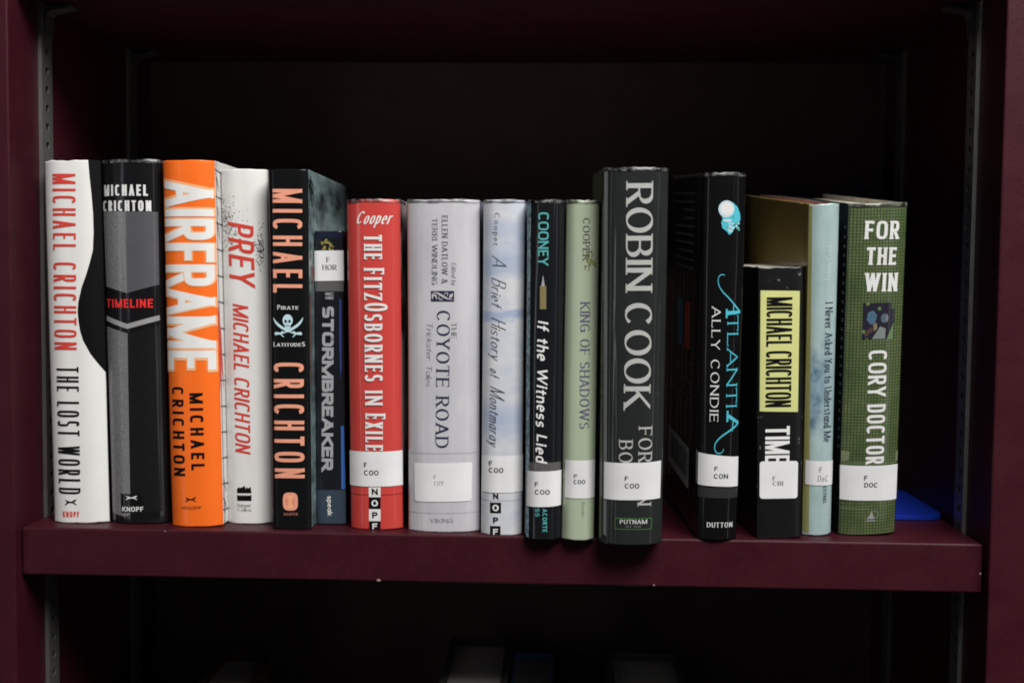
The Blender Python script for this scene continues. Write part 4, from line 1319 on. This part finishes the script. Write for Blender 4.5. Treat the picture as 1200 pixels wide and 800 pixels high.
def standard(side, y):
    """slotted steel strip screwed to a side wall: a plate with real slots, folded edges, a dark gap behind"""
    bm = bmesh.new()
    x_in = XL if side < 0 else XR
    sg = 1 if side < 0 else -1
    xf = x_in + sg * 0.0027
    z0, z1, pitch = -0.385, 0.555, 0.0127
    ys = [y - .008, y - .0026, y + .0026, y + .008]
    z = z0
    zs = []
    while z < z1 - pitch:
        zs.append((z, z + pitch * .33, z + pitch * .67, z + pitch))
        z += pitch
    for a, b, c, d in zs:
        for (p, q) in ((a, b), (b, c), (c, d)):
            for k in range(3):
                if k == 1 and (p, q) == (b, c):
                    continue
                vs = [bm.verts.new((xf, yy, zz)) for yy, zz in ((ys[k], p), (ys[k + 1], p), (ys[k + 1], q), (ys[k], q))]
                f = bm.faces.new(vs if sg < 0 else vs[::-1])
    zt = zs[-1][3]
    for yy in (ys[0], ys[3]):
        vs = [bm.verts.new(p) for p in ((x_in, yy, z0), (xf, yy, z0), (xf, yy, zt), (x_in, yy, zt))]
        bm.faces.new(vs)
    for b, c in [(q[1], q[2]) for q in zs]:      # returns inside each slot
        for yy0, yy1, za, zb in ((ys[1], ys[1], b, c), (ys[2], ys[2], b, c), (ys[1], ys[2], b, b), (ys[1], ys[2], c, c)):
            if yy0 == yy1:
                pts = ((xf, yy0, za), (xf, yy0, zb), (xf - sg * .0016, yy0, zb), (xf - sg * .0016, yy0, za))
            else:
                pts = ((xf, yy0, za), (xf, yy1, za), (xf - sg * .0016, yy1, za), (xf - sg * .0016, yy0, za))
            bm.faces.new([bm.verts.new(p) for p in pts])
    case_part('shelf_standard', bm, metal('zinc_strip', (0.27, 0.27, 0.26), .42))


def clip(side, y, z):
    """bent steel shelf support hooked in a strip"""
    bm = bmesh.new()
    x_in = XL + .0027 if side < 0 else XR - .0027
    sg = 1 if side < 0 else -1
    prof = [(0, -.021), (.0, -.012), (.0006, -.006), (.003, -.0035), (.012, -.0024), (.019, -.0008), (.0195, -.0026), (.0125, -.0044), (.0045, -.0056), (.0026, -.008), (.0022, -.021)]
    f0 = [bm.verts.new((x_in + sg * px, y - .006, z + pz)) for px, pz in prof]
    f1 = [bm.verts.new((x_in + sg * px, y + .006, z + pz)) for px, pz in prof]
    n = len(prof)
    for i in range(n):
        bm.faces.new((f0[i], f0[(i + 1) % n], f1[(i + 1) % n], f1[i]))
    bm.faces.new(f0)
    bm.faces.new(f1[::-1])
    bmesh.ops.triangulate(bm, faces=[f for f in bm.faces if len(f.verts) > 4])
    bmesh.ops.recalc_face_normals(bm, faces=bm.faces)
    case_part('shelf_clip', bm, metal('clip_steel', (0.16, 0.16, 0.155), .4))


for side in (-1, 1):
    for y in (0.0428, 0.2038):
        standard(side, y)
        clip(side, y, SH[1])

# ------------------------------------------------------------------ blue bookend behind the green book
blue = paper('bookend_blue', (0.008, 0.03, 0.32), .35, 0, mottled=.05)
be = thing('bookend', 'blue metal bookend whose rounded base lies beside the green book', 'bookend', (0.6, 0.12, 0.0))
bm = bmesh.new()
foot = []
x0, x1, y0, y1, rc = -.012, .0325, -.049, .06, .014
for cx, cy, a0 in ((x1 - rc, y0 + rc, -90), (x1 - rc, y1 - rc, 0)):
    for k in range(9):
        a = math.radians(a0 + 90 * k / 8)
        foot.append((cx + rc * math.cos(a), cy + rc * math.sin(a)))
foot = [(x0, y0)] + foot + [(x0, y1)]
lo = [bm.verts.new((x, y, .0006)) for x, y in foot]
hi = [bm.verts.new((x, y, .0036)) for x, y in foot]
nn = len(foot)
for i in range(nn):
    bm.faces.new((lo[i], lo[(i + 1) % nn], hi[(i + 1) % nn], hi[i]))
bm.faces.new(lo[::-1])
bm.faces.new(hi)
bmesh.ops.bevel(bm, geom=[e for e in bm.edges if all(v.co.z > .003 for v in e.verts)], offset=.0008, segments=2, affect='EDGES')
link('base', bm, blue, be)
bm = bmesh.new()
pl = [(y0 + .04, .0036), (y1, .0036), (y1, .19)]
for k in range(13):
    a = math.radians(90 * k / 12)
    pl.append((y1 - .045 + .045 * math.cos(a), .19 + .048 * math.sin(a)))
pl += [(y0 + .085, .238), (y0 + .04, .19)]
f0 = [bm.verts.new((-.0125, y, z)) for y, z in pl]
f1 = [bm.verts.new((-.0109, y, z)) for y, z in pl]
nn = len(pl)
for i in range(nn):
    bm.faces.new((f0[i], f0[(i + 1) % nn], f1[(i + 1) % nn], f1[i]))
bm.faces.new(f0[::-1])
bm.faces.new(f1)
bmesh.ops.recalc_face_normals(bm, faces=bm.faces)
link('upright', bm, blue, be)

# ------------------------------------------------------------------ the row of books
for idx, (b, items) in enumerate(BOOKS):
    bid = b['id']
    label, sleeve, coat = LOOK[bid]
    hard = b['kind'] == 'hard'
    bk = Book(b['w'] - .4, b['h'], b['d'], b['r'], idx * 13 + 5, hard)
    root = thing('hardback_book' if hard else 'paperback_book', label, 'book', group='library books standing in a row on the shelf')
    a, t, le = (math.radians(b[k]) for k in ('yaw', 'tilt', 'lean'))
    ex = Vector((math.cos(a), math.sin(a), 0))
    ey = Vector((-math.sin(a), math.cos(a), 0))
    up = Vector((0, 0, 1)) * math.cos(t) - ey * math.sin(t)
    vx = ex * math.cos(le) - up * math.sin(le)
    vz = up * math.cos(le) + ex * math.sin(le)
    vy = vz.cross(vx)
    loc = Vector(b['loc']) * MM
    lift = max(0.0, abs(vx.z) * bk.w / 2 * MM)     # lowest corner of the foot on the shelf
    root.matrix_world = Matrix(((vx.x, vy.x, vz.x, loc.x), (vx.y, vy.y, vz.y, loc.y), (vx.z, vy.z, vz.z, loc.z + lift), (0, 0, 0, 1)))
    rng = random.Random(idx)
    thick = 2.4 if hard else 0.5
    mats = jacket_mats(bid) + [page_paper()]
    jk = jacket_mesh(bk, rng, .55 if bid in ('lost', 'shadows', 'never', 'criton') else .22, mats, root, thick)
    page_block(bk, root, thick, paper('red_page_edges', (.34, .09, .07), .8) if bid == 'never' else None)
    if sleeve:
        sleeve_rim(bk, rng, jk, 120 if bid == 'atlantia' else 1.5, 30 if bid in ('fitz', 'timeline') else 1.5)
    # print: pieces that share a name become one part
    groups = {}
    order = []
    for it in items:
        if it[0] == 'L':
            continue
        key = (it[1], it[2] if it[0] in 'TA' else (0 if it[1] == 'publisher_mark' else len(order)))
        if key not in groups:
            groups[key] = []
            order.append(key)
        groups[key].append(it)
    for key in order:
        polys, inks = [], []

        def mi(n):
            if n not in inks:
                inks.append(n)
            return inks.index(n)
        for j, it in enumerate(groups[key]):
            if it[0] == 'P':
                polys.append((it[4], it[3], mi(it[2])))
            elif it[0] == 'T':
                m_i = mi(it[4])
                lay0 = {'deco_shadow': 3, 'poster_halo': 0, 'poster_glow': 5}.get(it[3], 10)
                for pts, lay, _ in place_text(it[2:], lay0):
                    polys.append((pts, lay, m_i))
            elif it[0] == 'A':
                kind, inkname, u0, v0, u1, v1 = it[2:]
                for inkn, lay, pts in art(kind, inkname):
                    polys.append(([(u0 + (u1 - u0) * p[0], v0 + (v1 - v0) * p[1]) for p in pts], 3 + lay, mi(inkn)))
        decal(bk, key[0], polys, [ink(n, .6 if coat > .5 else 0) for n in inks], root)
    for it in items:
        if it[0] == 'L':
            lab = decal(bk, 'spine_label', [(rounded(it[1], it[2]), 0, 0)], [ink('label')], root, base=.36)
            polys, inks = [], []
            for tx in it[3]:
                if tx[2] not in inks:
                    inks.append(tx[2])
                for pts, lay, _ in place_text(tx, 1):
                    polys.append((pts, lay, inks.index(tx[2])))
            decal(bk, 'call_number', polys, [ink(n) for n in inks], lab, base=.40)
    # print that runs on round the covers
    hw = bk.w / 2
    if bid == 'airframe':
        polys = []
        r2 = random.Random(4)
        for k in range(14):
            v = 238 - k * 17.5
            polys.append(([(hw + .6, v), (hw + 60, v - 6), (hw + 60, v - 6.9), (hw + .6, v - .9)], 1, 0))
        polys.append(([(hw + 3.2, 0), (hw + 4.2, 0), (hw + 3.6, 243), (hw + 2.8, 243)], 2, 0))
        for k in range(18):
            v = 243 - r2.uniform(0, 46) if k < 10 else r2.uniform(4, 34)
            polys.append(([(hw + 1 + r2.uniform(0, 3), v), (hw + 8, v - 9), (hw + 8.6, v - 9.5), (hw + 2 + r2.uniform(0, 3), v - 1)], 3 + k % 3, 0))
        polys.append(([(hw + .3, 150), (hw + 6, 128), (hw + 9, 90), (hw + 4, 108), (hw + .3, 88)], 7, 1))
        decal(bk, 'cover_art', polys, [ink('grey_dark'), ink('red')], root, du=6)
    if bid == 'pirate':
        polys = []
        r2 = random.Random(9)
        for k in range(60):                     # dark palm fronds over a pale sea
            u, v = hw + abs(r2.gauss(0, 9)) + .5, 238 - abs(r2.gauss(0, 26))
            l = r2.uniform(5, 16)
            an = r2.uniform(-2.3, -.7)
            polys.append(([(u, v), (u + l * math.cos(an) - .8, v + l * math.sin(an)), (u + l * math.cos(an) * .9 + .9, v + l * math.sin(an) * .8)], k % 6, 0))
        for k in range(26):                     # pale ship rigging lower down
            u, v = hw + r2.uniform(2, 16), r2.uniform(150, 200)
            polys.append(([(u, v), (u + r2.uniform(3, 9), v - r2.uniform(12, 30)), (u + .6, v - 1)], 7 + k % 4, 1 if k % 4 else 2))
        polys.append(([(hw + 1.5, 186 - 30), (hw + 4, 150), (hw + 4.6, 92), (hw + 2, 100)], 12, 2))
        decal(bk, 'cover_art', [(p, l, m) for p, l, m in polys if all(0 < q[1] < 237 and q[0] > hw for q in p)], [ink('black'), ink('stone'), ink('rust')], root, du=12)
        decal(bk, 'author_name', place_text(('MICHAEL', 'roman_bold', 'rust', hw + 8, 164, hw + 120, 164, 11), 14), [ink('rust')], root, du=12)
    if bid == 'atlantia':
        q = lambda ua, ub, va, vb: [(-hw - ub, va), (-hw - ua, va), (-hw - ua, vb), (-hw - ub, vb)]
        decal(bk, 'barcode_label', [(q(34, 120, 24, 52), 1, 0)] + [(q(40 + k * 5.2, 42 + k * 5.2 + (k % 3), 30, 48), 2, 1) for k in range(14)], [ink('barcode'), ink('charcoal')], root, du=20)
        decal(bk, 'cover_art', [(q(40, 60, 118, 150), 1, 0), (q(68, 90, 118, 150), 1, 1)], [ink('red_patch'), ink('blue_patch')], root, du=20)
        polys = []
        r2 = random.Random(2)
        for k in range(16):
            v = 222 - k * 5.5 if k < 10 else 108 - (k - 10) * 6
            polys.append((q(30, 60 + r2.uniform(10, 60), v, v + 1.6), 1, 0))
        decal(bk, 'cover_text', polys[:10], [ink('dim_text')], root, du=20)
        decal(bk, 'cover_text', polys[10:], [ink('dim_text')], root, du=20)
    if bid == 'never':
        decal(bk, 'cover_text', place_text(('new Chad', 'italic', 'gold_text', -hw - 90, 155, -hw - 30, 155, 5), 1),
              [ink('gold_text')], root, du=20)
    if bid == 'win':
        decal(bk, 'cover_text', [([(-hw - 7, v), (-hw - 3.5, v), (-hw - 3.5, v + 2), (-hw - 7, v + 2)], 1, 0) for v in range(58, 205, 6)], [ink('grey_light')], root, du=20)
    if bid == 'cook':
        pass

# ------------------------------------------------------------------ books on the shelf below, only their heads in view
GREY_PAGES = paper('dull_page_edges', (.62, .59, .54), .8)


def low_book(label, x0, x1, h, y, col, board):
    w, d, zb = (x1 - x0), .15, SH[2]
    root = thing('hardback_book' if board > .0015 else 'paperback_book', label, 'book', ((x0 + x1) / 2, y, zb), 'books on the lower shelf')
    c = paper('low_' + '_'.join(str(int(q * 1000)) for q in col), col, .5)
    for sg in (-1, 1):
        bm = bmesh.new()
        xa, xb = sorted((sg * w / 2, sg * (w / 2 - board)))
        box(bm, xa, xb, 0, d, 0, h, board * .42, 3)
        link('cover_board', bm, c, root)
    bm = bmesh.new()
    gap = .006 if board > .0015 else .001
    hw = w / 2 - board - .0002
    nseg = 10
    prof = [(-hw + 2 * hw * i / nseg, .004 + .003 * (1 - (2 * i / nseg - 1) ** 2)) for i in range(nseg + 1)]
    prof += [(hw, d - .004), (-hw, d - .004)]
    lo = [bm.verts.new((x, yy, .003)) for x, yy in prof]
    hi = [bm.verts.new((x, yy, h - gap)) for x, yy in prof]
    n = len(prof)
    for i in range(n):
        bm.faces.new((lo[i], lo[(i + 1) % n], hi[(i + 1) % n], hi[i]))
    bm.faces.new(lo[::-1])
    bm.faces.new(hi)
    bmesh.ops.recalc_face_normals(bm, faces=bm.faces)
    link('page_block', bm, GREY_PAGES, root)
    bm = bmesh.new()
    box(bm, -w / 2 + board * .5, w / 2 - board * .5, d - .001, d + .0015, 0, h, .0005, 1)
    link('spine', bm, c, root)


Z = SH[2]
low_book('brown edged hardback barely showing at the left of the lower shelf', .076, .119, -.152 - Z, .06, (.09, .05, .034), .004)
low_book('black hardback with thick rounded boards, tallest on the lower shelf', .2705, .3215, -.133 - Z, .055, (.05, .05, .048), .005)
low_book('low pale book with a bright blue board, touching the tallest black one', .3225, .3560, -.147 - Z, .06, (.05, .17, .36), .0022)
low_book('dark grey hardback with thick boards, rightmost on the lower shelf', .4005, .4600, -.1445 - Z, .06, (.08, .07, .066), .0045)
